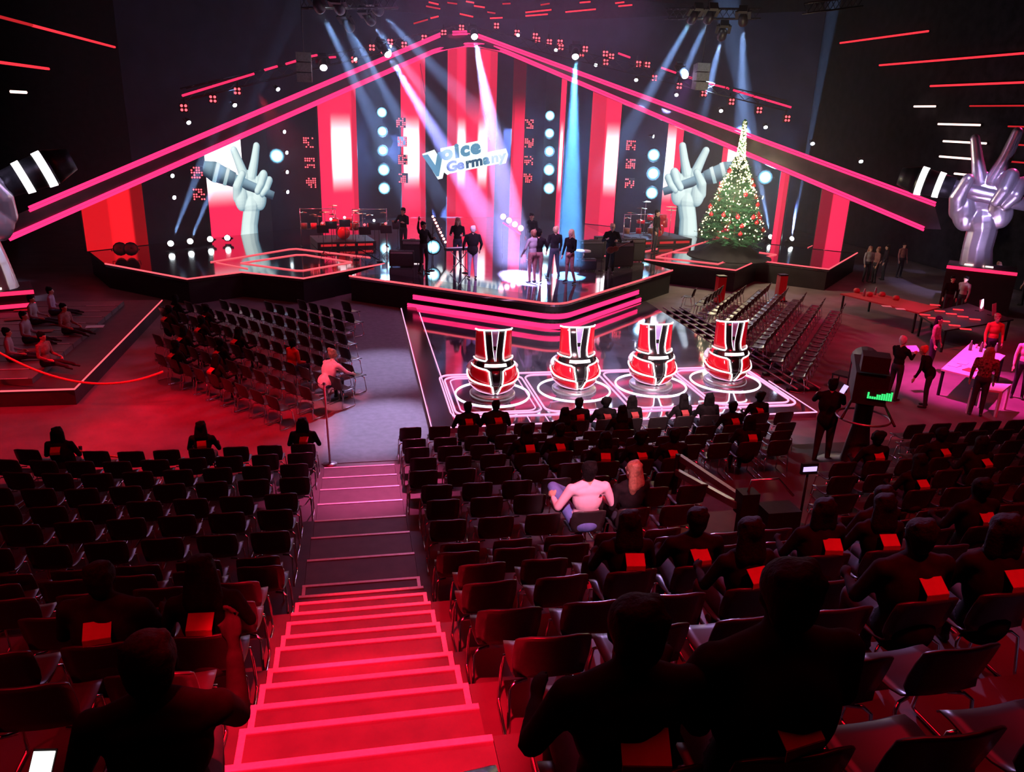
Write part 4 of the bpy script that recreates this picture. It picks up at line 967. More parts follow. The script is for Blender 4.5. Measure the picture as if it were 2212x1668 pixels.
def hand_on(s, wrist, d, thumb, r=1., mat=0):
    """palm, five bent fingers and a thumb leaving the side of the palm"""
    d = d/np.linalg.norm(d); t = thumb-d*np.dot(thumb, d); t = t/np.linalg.norm(t); n = np.cross(d, t)
    pc = wrist+d*.05; s.cap(wrist, wrist+d*.085, .026, .030, mat); s.cap(wrist+d*.05+t*.02, wrist+d*.085+t*.025, .022, .02, mat); s.cap(wrist+d*.05-t*.02, wrist+d*.08-t*.025, .02, .018, mat)
    for k, L in ((-1.5, .055), (-.5, .072), (.5, .078), (1.5, .068)):
        b = wrist+d*.088+t*.017*k; m = b+d*L*.55; e = m+d*L*.38+n*L*.35; s.cap(b, m, .0105, .0098, mat); s.cap(m, e, .0098, .0085, mat)
    b = wrist+d*.03+t*.03; m = b+d*.03+t*.025; s.cap(b, m, .014, .012, mat); s.cap(m, m+d*.03+n*.012, .012, .010, mat)
def head_on(s, c, f, up, mat=0, k=1.):
    """skull, jaw, nose, ears; f = facing"""
    f = f/np.linalg.norm(f); up = up-f*np.dot(up, f); up = up/np.linalg.norm(up); r = np.cross(f, up)
    s.ell(c+up*.02, [.078*k]*2+[.105*k], mat); s.ell(c-f*.025+up*.035, [.082*k, .092*k, .085*k], mat)
    s.cap(c+f*.03-up*.06, c+f*.055-up*.085, .045*k, .03*k, mat); s.cap(c+f*.085+up*.01, c+f*.105-up*.022, .010, .015, mat)
    for q in (-1, 1): s.ell(c+r*q*.080, [.014, .02, .03], mat); s.cap(c+f*.07+r*q*.035+up*.035, c+f*.072+r*q*.05+up*.03, .014, .012, mat)
    s.cap(c+f*.083-up*.052-r*.018, c+f*.083-up*.052+r*.018, .010, .010, mat)
def hair_soft(c, f, up, style, k=1.):
    h = Soft(); f = f/np.linalg.norm(f); r = np.cross(f, up)
    h.ell(c+up*.05-f*.022, [.096*k, .106*k, .092*k]); h.ell(c-f*.055+up*.0, [.084*k, .06*k, .10*k])
    for a in range(9): h.ell(c+up*(.10+.03*math.sin(a*2.3))-f*(.03+.05*math.cos(a*1.9))+r*.055*math.sin(a*1.1), [.035, .035, .028])
    if style == 'long':
        for q in (-1, 0, 1): h.chain([c-f*.05+r*q*.05+up*.02, c-f*.09+r*q*.07-up*.16, c-f*.08+r*q*.065-up*.34], [.055, .06, .035])
    elif style == 'bob':
        for q in (-1, 0, 1): h.chain([c-f*.04+r*q*.06+up*.02, c-f*.06+r*q*.08-up*.13], [.06, .05])
    elif style == 'curly':
        for a in range(14): h.ell(c+up*(.06+.05*math.sin(a*2.1))-f*.03+r*.075*math.cos(a*1.7)+f*.06*math.sin(a*1.3)*.6, [.05]*3)
    elif style == 'bun': h.ell(c+up*.14-f*.05, [.05]*3)
    elif style == 'cap': h.cap(c+f*.06+up*.06, c+f*.14+up*.05, .05, .03)
    return h
def person_mesh(name, pose, mats, style, vox=.02, lean=0., armL=None, armR=None, headdir=(0, 1, 0), legs=None, w=1., coat=False):
    """mats: skin, top, trousers, shoes. Facing +Y, standing with feet at z 0 or sitting with the seat at z .45"""
    s = Soft(); sit = pose == 'sit'
    hz = .50 if sit else .93; hip = V3(0, 0, hz); ld = V3(0, math.sin(lean), math.cos(lean)); ch = hip+ld*.33; nk = hip+ld*.52; sh = hip+ld*.475; hc = hip+ld*.52+V3(0, .02, .155)+V3(0, math.sin(lean)*.06, 0)
    s.ell(hip+V3(0, 0, .02), [.165*w, .125*w, .13], 2); s.ell(hip+ld*.14, [.145*w, .11*w, .14], 1); s.ell(ch, [.165*w, .115*w, .19], 1); s.ell(sh-ld*.03, [.19*w, .095*w, .09], 1)
    if coat: s.ell(hip+ld*.03, [.172*w, .14*w, .2], 1); s.ell(hip+ld*.3, [.185*w, .135*w, .24], 1)
    s.cap(nk-ld*.03, hc-V3(0, .01, .05), .055, .05, 0); s.cap(sh+ld*.02+V3(-.10, 0, 0), sh+ld*.02+V3(.10, 0, 0), .062, .062, 1)
    head_on(s, hc, V3(*headdir), V3(0, -.1, 1), 0)
    for q, arm in ((-1, armL), (1, armR)):
        S = sh+V3(q*.185*w, 0, 0); arm = arm or ((q*.05, .02, -.28), (q*.0, .09, -.25) if not sit else (-q*.04, .24, -.06))
        E = S+V3(*arm[0]); H = E+V3(*arm[1]); s.cap(S, E, .056*w, .044*w, 1); s.cap(E, E+(H-E)*.85, .044*w, .034, 1); s.cap(E+(H-E)*.8, H, .027, .024, 0); s.cap(sh+ld*.035+V3(q*.05, 0, 0), S-V3(q*.015, 0, .015), .062*w, .056*w, 1)
        hand_on(s, H, H-E, V3(-q*.5, .6, .5))
    legs = legs or {}
    for q in (-1, 1):
        Hh = hip+V3(q*.085, 0, -.02)
        if sit: K, A = legs.get(q, ((q*.10, .44, .49), (q*.10, .46, .08)))
        else: K, A = legs.get(q, ((q*.10, .02, .50), (q*.115, -.02, .08)))
        K, A = V3(*K), V3(*A); s.cap(Hh, K, .088*w, .060*w, 2); s.cap(K, A, .060*w, .042, 2); s.cap(A+V3(0, -.03, -.03), A+V3(q*.015, .14, -.045), .038, .032, 3); s.cap(A, A+V3(0, 0, -.03), .04, .04, 3)
    me = s.mesh(name, mats, vox, 2)
    hr = hair_soft(hc, V3(*headdir), V3(0, -.1, 1), style)
    if coat: hr = hr
    hm = hr.mesh(name+'_hair', ['hair_dark'], .016, 2); eyes = MB(); f = V3(*headdir); f = f/np.linalg.norm(f); r = np.cross(f, V3(0, 0, 1))
    for q in (-1, 1): eyes.sph(hc+f*.078+r*q*.032+V3(0, 0, .016), (.012, .012, .009), 6, 4)
    return me, hm, eyes.mesh(name+'_eyes', 'eye')
def put_person(pm, loc, rz, label, hair, group=None, sc=1., name='person'):
    me, hm, em = pm; o = link(name, me, None, loc); o.rotation_euler = (0, 0, rz); o.scale = (sc, sc, sc); tag(o, label, 'person', group)
    h = hm if hm.materials[0] == M[hair] else hm.copy()
    h.materials[0] = M[hair]; link('hair', h, o); link('eyes', em, o); return o
DK = ['skin', 'dark_top', 'dark_jeans', 'shoe']
# ---- on the stage
SP = [
 ((915, 590), -2.5, dict(armL=((-.12, .05, -.26), (.05, .2, .05)), armR=((.16, .12, .16), (.02, .06, .25)), legs={-1: ((-.12, .04, .5), (-.13, 0, .08)), 1: ((.1, .02, .5), (.16, -.05, .08))}), DK, 'short', 'hair_dark', 'person in dark shirt with one arm raised, leftmost on the main stage'),
 ((988, 577), 2.9, dict(armL=((-.06, .1, -.25), (.05, .24, .02)), armR=((.06, .1, -.25), (-.05, .24, .02))), DK, 'long', 'hair_brown', 'long haired person in black playing the keyboard on stage'),
 ((1020, 601), .12, dict(armL=((-.1, .0, -.27), (.02, .12, -.22)), armR=((.1, .0, -.27), (-.02, .12, -.22)), w=1.12, coat=True), ['skin', 'dark_top', 'pale_jeans', 'shoe'], 'short', 'hair_white', 'person with white cap, dark striped jacket and pale jeans seen from behind on stage'),
 ((1148, 611), .5, dict(armL=((-.12, .02, -.27), (.02, .16, -.2))), ['skin', 'grey_shirt', 'brown_skirt', 'shoe'], 'short', 'hair_brown', 'person in pale edged top leftmost of the trio on stage'),
 ((1160, 610), -.4, dict(armR=((.1, .06, -.26), (-.08, .2, .05))), ['skin', 'dark_top', 'brown_skirt', 'shoe'], 'bun', 'hair_dark', 'dark haired person in black top and rust wide trousers on stage'),
 ((1195, 600), .15, dict(legs={-1: ((-.13, .02, .5), (-.2, 0, .08)), 1: ((.13, .02, .5), (.2, 0, .08))}, w=1.05), ['skin', 'dark_top', 'dark_jeans', 'shoe'], 'short', 'hair_blond', 'tall person in dark jumper standing with legs apart on stage'),
 ((1228, 610), 2.2, dict(armL=((-.06, .06, -.27), (.1, .12, -.12)), legs={-1: ((-.16, .06, .5), (-.28, .02, .08)), 1: ((.08, .02, .5), (.12, -.02, .08))}), ['skin', 'dark_top', 'brown_skirt', 'shoe'], 'long', 'hair_blond', 'long haired woman in dark blouse striding on the blue lit spot'),
 ((1316, 590), 3.0, dict(armL=((-.1, .1, -.25), (.16, .16, .02)), armR=((.12, .08, -.25), (-.1, .2, .08)), w=1.1, coat=True), ['skin', 'dark_top', 'dark_top', 'shoe'], 'cap', 'hair_blond', 'guitarist in black with a cap at the right of the stage'),
 ((1412, 545), -2.4, dict(), DK, 'short', 'hair_dark', 'dark figure standing beside the drum riser at the right'),
 ((872, 548), 2.5, dict(armL=((-.1, .12, -.22), (.05, .2, .05)), armR=((.1, .12, -.22), (-.05, .2, .05))), DK, 'short', 'hair_dark', 'dark musician behind the amplifiers left of the stage centre'),
 ((1145, 560), 3.1, dict(), DK, 'short', 'hair_dark', 'dark musician standing behind the trio by the light rail'),
]
for (p, rz, kw, mats, st, hair, lab) in SP:
    P = at_z(p[0], p[1], ZS); put_person(person_mesh('person', 'stand', mats, st, .018, **kw), P, rz, lab, hair, None, 1.17)
def jacket_stripe(): pass
# ---- audience figures, all in black, seen from behind with a card at their chair
aud = [person_mesh('audience', 'sit', ['dark_top', 'dark_top', 'dark_jeans', 'shoe'], st, .02, lean=l, w=w, coat=c, armL=((-.09, .08, -.25), (.06, .2, .0)), armR=((.09, .08, -.25), (-.06, .2, .0))) for st, l, w, c in (('short', 0, 1.1, False), ('long', .05, 1.0, False), ('bob', .03, 1.05, True), ('curly', -.04, 1.08, False), ('short', .06, 1.22, True))]
aud.append(person_mesh('audience', 'sit', ['dark_top', 'dark_top', 'dark_jeans', 'shoe'], 'short', .014, w=1.1, armL=((-.09, .08, -.25), (.06, .2, .0)), armR=((.05, .16, -.19), (-.0, .10, .24))))
AN = ['short haired', 'long haired', 'bobbed', 'curly haired', 'broad shouldered']
card = MB(); card.slab([(-.09, -.10, 0), (.09, -.10, 0), (.09, .02, .075), (-.09, .02, .075)], .004); card.slab([(-.09, -.10, -.05), (.09, -.10, -.05), (.09, -.10, 0), (-.09, -.10, 0)], .004); card_me = card.mesh('card', 'card')
ci = [0]
def row_seat(px, py, side='R', rows=None):
    """the seat whose occupant's head shows nearest to this place of the frame"""
    best = None
    for (sd, k, j), (x, y, z) in OCC.items():
        if sd != side or (rows and k not in rows) or (sd, k, j) in USED: continue
        v = np.array((x, y+.02, z+1.2))-EYE; d = v@_F; e = math.hypot(1106+FPX*(v@_R2)/d-px, 834+FPX*(v@_D2)/d-py)
        if best is None or e < best[0]: best = (e, (sd, k, j), (x, y, z))
    USED.add(best[1]); return best[2], best[1]
USED = set()
def audience(px, py, var, where, side='R', rows=None, card_on=True, sc=1.0, hair='hair_dark', alt=None):
    (x, y, z), key = row_seat(px, py, side, rows)
    put_person(aud[var if alt is None else alt], (x, y+(.12 if alt is None else .36), z-.02), RN.uniform(-.12, .12), '%s person in black seen from behind, %s' % (AN[var], where), hair, 'dark audience figures seen from behind', sc)
    if card_on:
        o = link('paper_card', card_me, None, (x+RN.uniform(-.05, .05), y+.012, z+.872)); o.rotation_euler = (0, 0, RN.uniform(-.2, .2)); o.scale = (.9, .8, .9); tag(o, 'red card behind the %s person, %s' % (AN[var], where), 'card', 'folded cards on the chair backs')
FR = [(1020, 885, 0), (1075, 885, 4), (1222, 882, 1), (1262, 868, 0), (1315, 868, 3), (1345, 872, 1), (1374, 872, 2), (1490, 866, 1), (1533, 870, 2), (1588, 872, 0), (1660, 862, 3)]
for i, (x, y, v) in enumerate(FR): audience(x, y, v, '%s from the left before the coach chairs' % ORD[i], 'R', (13, 14, 15), i % 3 != 2)
for x, y, v, w in [(1130, 948, 1, 'behind the leftmost coach chair rows'), (1210, 950, 0, 'third row, left of the fair couple'), (1330, 950, 2, 'above the long haired woman'), (1400, 965, 3, 'two rows above the camera crane arm'), (1480, 950, 0, 'left of the crane arm tip'), (1610, 940, 2, 'left of the studio camera'), (1340, 1150, 1, 'right below the pink shirted man'), (1518, 1085, 0, 'in front of the crane base'), (1590, 1150, 1, 'in brownish light right of the crane base'), (1765, 1125, 2, 'below the small monitor'), (1875, 1125, 1, 'right of the figure below the monitor'), (1960, 1090, 0, 'at the middle of the right seats'), (2120, 1060, 4, 'near the right edge, upper'), (2050, 940, 0, 'near the standing women'), (2150, 960, 2, 'by the white table'), (1900, 950, 3, 'right of the studio camera'), (2000, 1010, 1, 'between camera and right edge'), (2185, 1140, 2, 'at the right edge beside a red card'), (1985, 1180, 4, 'at the right of the middle rows')]:
    audience(x, y, v, w)
audience(1408, 1345, 0, 'large black back in the near right foreground', 'R', (0,), True, 1.07)
audience(1765, 1270, 4, 'largest black figure in the right foreground', 'R', (0,), True, 1.12)
audience(215, 1350, 0, 'large black figure in the left foreground', 'L', (0,), True, .96, 'hair_dark', 5)
audience(90, 1215, 4, 'at the left edge of the middle rows', 'L', (1, 2, 3))
audience(425, 1215, 1, 'left of the aisle in the middle rows', 'L', (1, 2, 3))
for x, y, v, w in [(410, 905, 1, 'middle of the left block front row'), (655, 905, 2, 'front row of the left block beside the aisle'), (100, 885, 2, 'front row at the far left')]: audience(x, y, v, w, 'L', (13, 14))
# ---- floor block on the left: dark figures with cards
for i, (k, q) in enumerate([(0, 2), (0, 5), (1, 3), (1, 6), (2, 1), (2, 4), (2, 7), (3, 2), (3, 5), (4, 3), (4, 6), (5, 2), (6, 4)]):
    if (k, q) not in FL: continue
    x, y, z = FL[(k, q)]; rz = math.atan2(d[1], d[0]); v = i % 5; fx, fy = -math.sin(rz), math.cos(rz)
    w = '%s in the left floor block from its front' % ORD[i]
    put_person(aud[v], (x+fx*.12, y+fy*.12, -.02), rz, '%s dark person, %s' % (AN[v], w), 'hair_dark', 'dark figures on the left floor block')
    o = link('paper_card', card_me, None, (x+fx*.012, y+fy*.012, .872)); o.rotation_euler = (0, 0, rz); tag(o, 'pale red card behind the dark person, %s' % w, 'card', 'folded cards on the chair backs')
# ---- the couple in the right block
(x, y, z), key = row_seat(1250, 1045, 'R', (7, 8))
pm = person_mesh('person', 'sit', ['skin', 'pink_shirt', 'jeans', 'shoe'], 'short', .014, lean=-.05, w=1.12, coat=False, armL=((-.14, .03, -.24), (.0, .22, .02)), armR=((.12, .02, -.25), (-.05, .2, -.02)), legs={-1: ((-.30, .40, .80), (-.05, .62, .62)), 1: ((.10, .44, .49), (.10, .46, .08))}, headdir=(.25, 1, 0))
MAN = put_person(pm, (x, y+.12, z+.0), .04, 'man in pale pink shirt with blue jeans knee raised, seated in the right block', 'hair_dark', None, 1.12)
MB().tube([(.07*math.cos(a), .0+.075*math.sin(a), .99+.012*math.sin(a)) for a in np.linspace(0, 2*PI, 16, endpoint=False)], .008, 5, 0, True).build('lanyard', 'dark_top', MAN)
MB().slab([(.10, -.128, .90), (.14, -.125, .90), (.13, -.127, .925), (.11, -.129, .93)], .004).build('shirt_logo', 'dark_jeans', MAN)
(x, y, z), key = row_seat(1325, 1045, 'R', (8,))
put_person(person_mesh('person', 'sit', ['skin', 'dark_top', 'dark_jeans', 'shoe'], 'long', .016, lean=.02, headdir=(-.5, 1, 0)), (x, y+.12, z), .1, 'woman with long reddish blond wavy hair seated beside the man in pink', 'hair_brown', None, 1.08)
# ---- left floor: person in a pink hooded jacket, person in red
put_person(person_mesh('person', 'sit', ['skin', 'pink_jacket', 'dark_jeans', 'shoe'], 'curly', .016, lean=.55, coat=True, w=1.05, headdir=(.2, 1, -.5), armR=((.08, .2, -.2), (-.05, .22, -.1)), armL=((-.08, .2, -.2), (.05, .22, -.1))), (-.86, 19.2, .03), -.75, 'person in pink hooded jacket bending forward beside the aisle', 'hair_brown', None, 1.1)
put_person(person_mesh('person', 'sit', ['dark_top', 'red_shirt', 'dark_jeans', 'shoe'], 'short', .018, lean=.1), (-1.75, 20.75, 0.02), -.85, 'person in bright red top seated in the left floor block', 'hair_dark')
# ---- right side: crew at the tables
def stand(px, py, z, rz, lab, mats, st, hair, sc=1., grp=None, **kw): return put_person(person_mesh('person', 'stand', mats, st, .018, **kw), at_z(px, py, z), rz, lab, hair, grp, sc)
stand(1925, 865, 0, -1.2, 'white haired man in black reading a lit sheet of paper', DK, 'short', 'hair_white', 1.05, armL=((-.05, .14, -.22), (.1, .22, .08)), armR=((.05, .14, -.22), (-.06, .22, .08)), headdir=(0, 1, -.45))
stand(2105, 898, 0, -.6, 'woman with red hair in flower patterned blouse seen from behind at the white table', ['skin', 'patterned', 'dark_jeans', 'shoe'], 'bob', 'hair_brown', 1.08, w=1.1)
stand(1995, 880, 0, .8, 'person in dark coat bending by the man with the paper', DK, 'short', 'red_shirt', 1.0, lean=.5, coat=True, headdir=(.5, 1, -.4))
stand(2195, 860, 0, 2.4, 'person in pink lit shirt at the right edge of the pink table', ['skin', 'pink_shirt', 'dark_jeans', 'shoe'], 'short', 'hair_brown', 1.08)
stand(2128, 800, 0, 2.8, 'person in orange red shirt behind the pink table', ['skin', 'red_shirt', 'dark_jeans', 'shoe'], 'short', 'hair_brown', 1.05)
stand(2005, 800, 0, -2.6, 'dark clad woman at the left end of the pink table', ['skin', 'brown_skirt', 'dark_jeans', 'shoe'], 'long', 'hair_dark', 1.0)
BG = [(2068, 690, 'grey_shirt', 'hair_dark', 'short', 'in grey shirt left of the white screens'), (2118, 645, 'pink_shirt', 'hair_dark', 'short', 'in pale shirt by the pedestal'), (2140, 650, 'grey_shirt', 'hair_brown', 'bob', 'with brown hair behind the desk'), (2095, 660, 'red_shirt', 'hair_brown', 'short', 'in red in the group by the pedestal'), (2160, 680, 'dark_top', 'hair_blond', 'long', 'with long fair hair behind the desk'), (2205, 660, 'pink_shirt', 'hair_dark', 'short', 'in pale shirt at the right edge'), (1868, 610, 'grey_shirt', 'hair_brown', 'long', 'leftmost of the dim group by the right side stage'), (1885, 612, 'brown_skirt', 'hair_brown', 'short', 'second of the dim group by the right side stage'), (1905, 605, 'dark_top', 'hair_dark', 'long', 'third of the dim group by the right side stage'), (1940, 600, 'brown_skirt', 'hair_dark', 'short', 'rightmost of the dim group by the right side stage'), (2040, 690, 'dark_top', 'hair_dark', 'short', 'in dark top before the desk lights')]
for i, (x, y, top, hr, st, lab) in enumerate(BG):
    P = at_z(x, y, .02); put_person(person_mesh('person', 'stand', ['skin', top, 'dark_jeans', 'shoe'], st, .024), P, RN.uniform(0, 6), 'small background person %s' % lab, hr, 'people in the right background')
LG = [(60, 740, 'grey_shirt', 'at the left edge of the side tribune'), (75, 700, 'grey_shirt', 'in pale trousers on the side tribune'), (115, 680, 'pale_jeans', 'farthest on the left side tribune'), (145, 720, 'brown_skirt', 'in brown on the side tribune'), (100, 790, 'brown_skirt', 'in brown nearest on the side tribune'), (25, 780, 'grey_shirt', 'in grey at the lower left tribune')]
for x, y, top, lab in LG:
    P = at_z(x, y, .545)-np.array([0, 0, .40]); put_person(person_mesh('person', 'sit', ['skin', top, 'dark_jeans', 'shoe'], 'short', .024, legs={-1: ((-.1, .40, .52), (-.12, .72, .48)), 1: ((.1, .40, .52), (.12, .72, .48))}), P, RN.uniform(-2.2, -.9), 'small dim seated person %s' % lab, 'hair_dark', 'people on the left side tribune')
# ---- photographer's neighbour at the lower left: knee and hands with a phone
# ------------------------------------------------------------------ band gear on the stage
def stg(px, py): return at_z(px, py, ZS)
def amp(px, py, w, h, rz, lab):
    P = stg(px, py); t = thing('guitar_amp', lab, 'amplifier', tuple(P), rz); MB().box((0, 0, h/2+.06), (w, .35, h)).build('cabinet', 'amp', t); MB().box((0, -.18, h*.42+.06), (w*.9, .02, h*.72)).build('grille', 'grille', t); MB().box((0, -.18, h*.9+.06), (w*.9, .02, h*.12)).build('panel', 'steel', t)
    for s in (-1, 1):
        for q in (-1, 1): MB().sph((s*w*.42, q*.13, .03), .03, 8, 6).build('caster', 'rubber', t)
    MB().tube([(-.12, 0, h+.06), (-.1, 0, h+.1), (.1, 0, h+.1), (.12, 0, h+.06)], .012, 5).build('handle', 'rubber', t)
amp(868, 577, 1.0, .62, -.1, 'guitar amplifier leftmost on the main stage'); amp(892, 570, .9, .95, -.1, 'tall amplifier behind the leftmost performer'); amp(1338, 578, 1.1, 1.05, .1, 'big amplifier cabinet behind the guitarist'); amp(1366, 566, 1.0, 1.0, .1, 'amplifier cabinet right of the guitarist'); amp(1268, 585, .7, .45, 0, 'low floor monitor box left of the guitarist'); amp(1275, 560, 1.2, .8, .1, 'dark amplifier row behind the striding woman'); amp(1305, 553, 1.0, .85, .1, 'second dark amplifier behind the guitarist')
def drum_kit(px, py, lab, k=1.):
    P = stg(px, py); t = thing('drum_kit', lab, 'drum kit', tuple(P), .2); t.scale = (k, k, k); z0 = .3
    MB().box((0, .2, z0/2), (2.7, 2.2, z0)).build('riser', 'skirt', t)
    for k in range(3): MB().bar((-1.2+.85*k, -.93, .16), (-.5+.85*k, -.93, .16), .03, .10).build('riser_light', 'dim_red', t)
    b = MB().lathe((0, 0, 0), [(0, -.22), (.28, -.22), (.29, -.2), (.29, .2), (.28, .22), (0, .22)], 20); b.v = [(x, z, y) for x, y, z in b.v]; b.v = [(x, y, z+z0+.3) for x, y, z in b.v]; b.build('bass_drum', 'plastic_red', t)
    for x, y, z, r, h in ((-.35, 0, .75, .17, .22), (.3, 0, .75, .17, .22), (.62, .45, .35, .22, .4), (-.6, .4, .55, .19, .14)): MB().lathe((x, y, z0+z), [(0, 0), (r, 0), (r, h), (0, h)], 16).build('drum', 'plastic_red', t)
    for x, y, z, r in ((-.8, .1, 1.25, .24), (.75, .05, 1.3, .26), (-.35, .5, 1.5, .22), (1.05, .5, 1.1, .24), (-1.05, .55, 1.0, .18)):
        c = MB().lathe((x, y, z0+z), [(.02, .03), (.06, .02), (r, 0)], 16); c.build('cymbal', 'brass', t); MB().tube([(x, y, z0+z), (x, y, z0+.5), (x, y, z0)], .014, 5).build('cymbal_stand', 'chrome', t)
    MB().lathe((0, .85, z0), [(.0, .5), (.17, .5), (.17, .44), (.03, .42), (.03, 0)], 12).build('stool', 'rubber', t)
M['brass'] = pbr('brass_cymbal', (.72, .52, .22), .25, 1, .1, 20)
drum_kit(1415, 525, 'large drum kit on a riser at the right of the stage', 1.15); drum_kit(742, 530, 'drum kit and percussion at the left of the stage', 1.0)
def stand_desk(px, py, lab, lit=True):
    P = stg(px, py); t = thing('music_stand', lab, 'music stand', tuple(P), .1); MB().tube([(0, 0, .03), (0, 0, 1.1)], .014, 6).build('pole', 'metal', t); MB().slab([(-.25, -.06, 1.05), (.25, -.06, 1.05), (.25, .12, 1.35), (-.25, .12, 1.35)], .02).build('desk', 'metal', t)
    for a in (0, 2.1, 4.2): MB().tube([(0, 0, .25), (.3*math.cos(a), .3*math.sin(a), .012)], .011, 5).build('leg', 'metal', t)
    MB().sph((0, .08, 1.46), .055, 8, 6).build('stand_light', 'lens_pin' if lit else 'led_dot', t)
def perc(px, py, lab, n, sd):
    P = stg(px, py); r = random.Random(sd); t = thing('percussion_rack', lab, 'percussion', tuple(P), .15)
    for s in (-1, 1): MB().tube([(s*.8, 0, .012), (s*.8, 0, 1.75)], .02, 6).build('upright', 'chrome', t); MB().bar((s*.8, -.3, .02), (s*.8, .3, .02), .05, .03).build('foot', 'metal', t)
    MB().tube([(-.8, 0, 1.72), (.8, 0, 1.72)], .018, 6).build('cross_bar', 'chrome', t); MB().tube([(-.8, 0, .8), (.8, 0, .8)], .018, 6).build('cross_bar', 'chrome', t)
    for i in range(n):
        x = -.65+1.3*i/max(1, n-1); MB().lathe((x, -.05, .82), [(0, 0), (.13, 0), (.145, .26), (0, .26)], 12).build('conga', 'plastic_red' if i % 2 else 'wood', t)
        MB().lathe((x, 0, 1.55-.1*(i % 2)), [(.01, .05), (.05, .03), (.17, 0)], 14).build('cymbal', 'brass', t)
perc(690, 532, 'chrome percussion rack at the far left of the band', 4, 1); perc(800, 532, 'chrome percussion rack right of the left drum kit', 3, 2); perc(1375, 540, 'chrome percussion rack left of the right drum kit', 3, 3)
for i, (x, y, l) in enumerate([(718, 545, 'with a small white light left of the drum kit'), (747, 540, 'with a small white light at the drum kit'), (810, 548, 'with a small white light right of the drum kit'), (835, 556, 'in front of the left amplifiers'), (790, 560, 'near the left stage edge'), (700, 556, 'leftmost of the left band area'), (860, 545, 'behind the leftmost amplifier')]): stand_desk(x, y, 'black music stand ' + l, i < 3)
def mic_stand(px, py, lab):
    P = stg(px, py); t = thing('microphone_stand', lab, 'microphone stand', tuple(P)); MB().lathe((0, 0, 0), [(.14, 0), (.14, .02), (.02, .04)], 12).build('base', 'metal', t); MB().tube([(0, 0, .03), (0, 0, 1.5)], .012, 6).build('pole', 'metal', t); MB().tube([(0, 0, 1.45), (.32, -.12, 1.72)], .009, 5).build('boom', 'metal', t); MB().cyl((.30, -.11, 1.70), (.40, -.16, 1.75), .014, .026, 8).build('microphone', 'steel', t)
for x, y, l in [(932, 585, 'by the leftmost performer'), (1298, 585, 'left of the guitarist'), (770, 560, 'before the left drum kit'), (1005, 590, 'left of the white capped performer'), (1380, 560, 'before the right drum riser'), (820, 565, 'right of the left drum kit')]: mic_stand(x, y, 'black microphone stand ' + l)
# keyboard
P = stg(992, 590); t = thing('keyboard', 'slim keyboard on an X stand before the long haired player', 'keyboard', tuple(P), .25); MB().box((0, 0, .98), (1.2, .32, .1)).build('body', 'metal', t); kk = MB()
for i in range(24): kk.box((-.56+.0485*i, -.04, 1.035), (.044, .2, .012))
kk.build('keys', 'plastic_white', t)['kind'] = 'stuff'
for s in (-1, 1): MB().bar((-.4*s, 0, .02), (.4*s, 0, .93), .03, .03).build('stand_leg', 'chrome', t)
P = stg(1318, 592); t = thing('guitar', 'electric guitar held across the body of the guitarist', 'guitar', (P[0]-.02, P[1]-.24, ZS+1.08), .1); g = Soft(); g.ell((-.12, 0, -.05), [.19, .035, .15]); g.ell((.10, 0, 0.0), [.14, .033, .12]); link('body', g.mesh('guitar_body', ['wood'], .015, 2), t); MB().bar((.18, -.01, .04), (.72, -.01, .26), .045, .03).build('neck', 'wood', t); MB().box((.78, -.01, .285), (.14, .025, .08), 0, 0, 0, -.38).build('headstock', 'rubber', t)
P = stg(1258, 585); t = thing('bar_stool', 'tall chrome stool with a bright blue lit round seat', 'stool', tuple(P)); MB().lathe((0, 0, 0), [(0, .86), (.30, .86), (.31, .80), (0, .79)], 20).build('seat', 'plastic_white', t); MB().cyl((0, 0, .25), (0, 0, .8), .025).build('pole', 'chrome', t)
for k in range(4): a = PI/4+k*PI/2; MB().tube([(0, 0, .35), (.28*math.cos(a), .28*math.sin(a), .012)], .013, 5).build('leg', 'chrome', t)
# light rails with round lamps beside the singers
def light_rail(a, b, n, lab, lens, r, z0):
    t = thing('light_rail', lab, 'light bar', (0, 0, 0)); m = MB(); A, B = np.array(a), np.array(b); MB().tube([A-np.array([0, 0, .28]), B-np.array([0, 0, .28])], .035, 6).build('rail', 'led_beam' if n == 4 else 'metal', t)
    for p in (A, B): MB().tube([p-np.array([0, 0, .28]), (p[0], p[1], ZS)], .025, 6).build('post', 'metal', t)
    for i in range(n): q = A+(B-A)*i/max(1, n-1); MB().sph(q, r, 12, 8).build('lamp', lens, t)
M['lens_pink'] = emis('pink_lamp', (1, .30, .42), 7); M['lens_redw'] = emis('warm_red_lamp', (1, .25, .22), 7)
light_rail(at_y(1087, 468, 36), at_y(1125, 493, 35.3), 4, 'sloping light rail with four big pink round lamps behind the trio', 'lens_pink', .13, 0)
light_rail(at_y(935, 468, 35.5), at_y(962, 523, 34.5), 9, 'sloping string of small red white lamps beside the raised arm', 'lens_redw', .055, 0)
for x, y, r, l in ((902, 538, .13, 'smaller white floor lamp behind the leftmost performer'), (936, 534, .17, 'brightest white floor lamp behind the leftmost performer')):
    P = at_y(x, y, 34.0); o = inst(st0); v = EYE-P; v[2] *= .4; aim_obj(o, P, P+v); o['label'] = l; o['group'] = 'white floor lamps on the stage'; MB().tube([(0, 0, .3), (0, -.35, .35)], .03, 5).build('foot', 'metal', o)
# two black round lamps at the far left stage end
for x, l in ((262, 'left black round lamp at the far left stage end'), (285, 'right black round lamp at the far left stage end')):
    o = can_lamp('round_lamp', .26, .45, 'plastic_black') if x < 270 else copy_tree(_rl); _rl = o; P = at_z(x, 556, ZS); P[2] += .35; aim_obj(o, P, P+np.array([.3, -1, .3])); o['label'] = l; o['group'] = 'black round lamps at the left stage end'
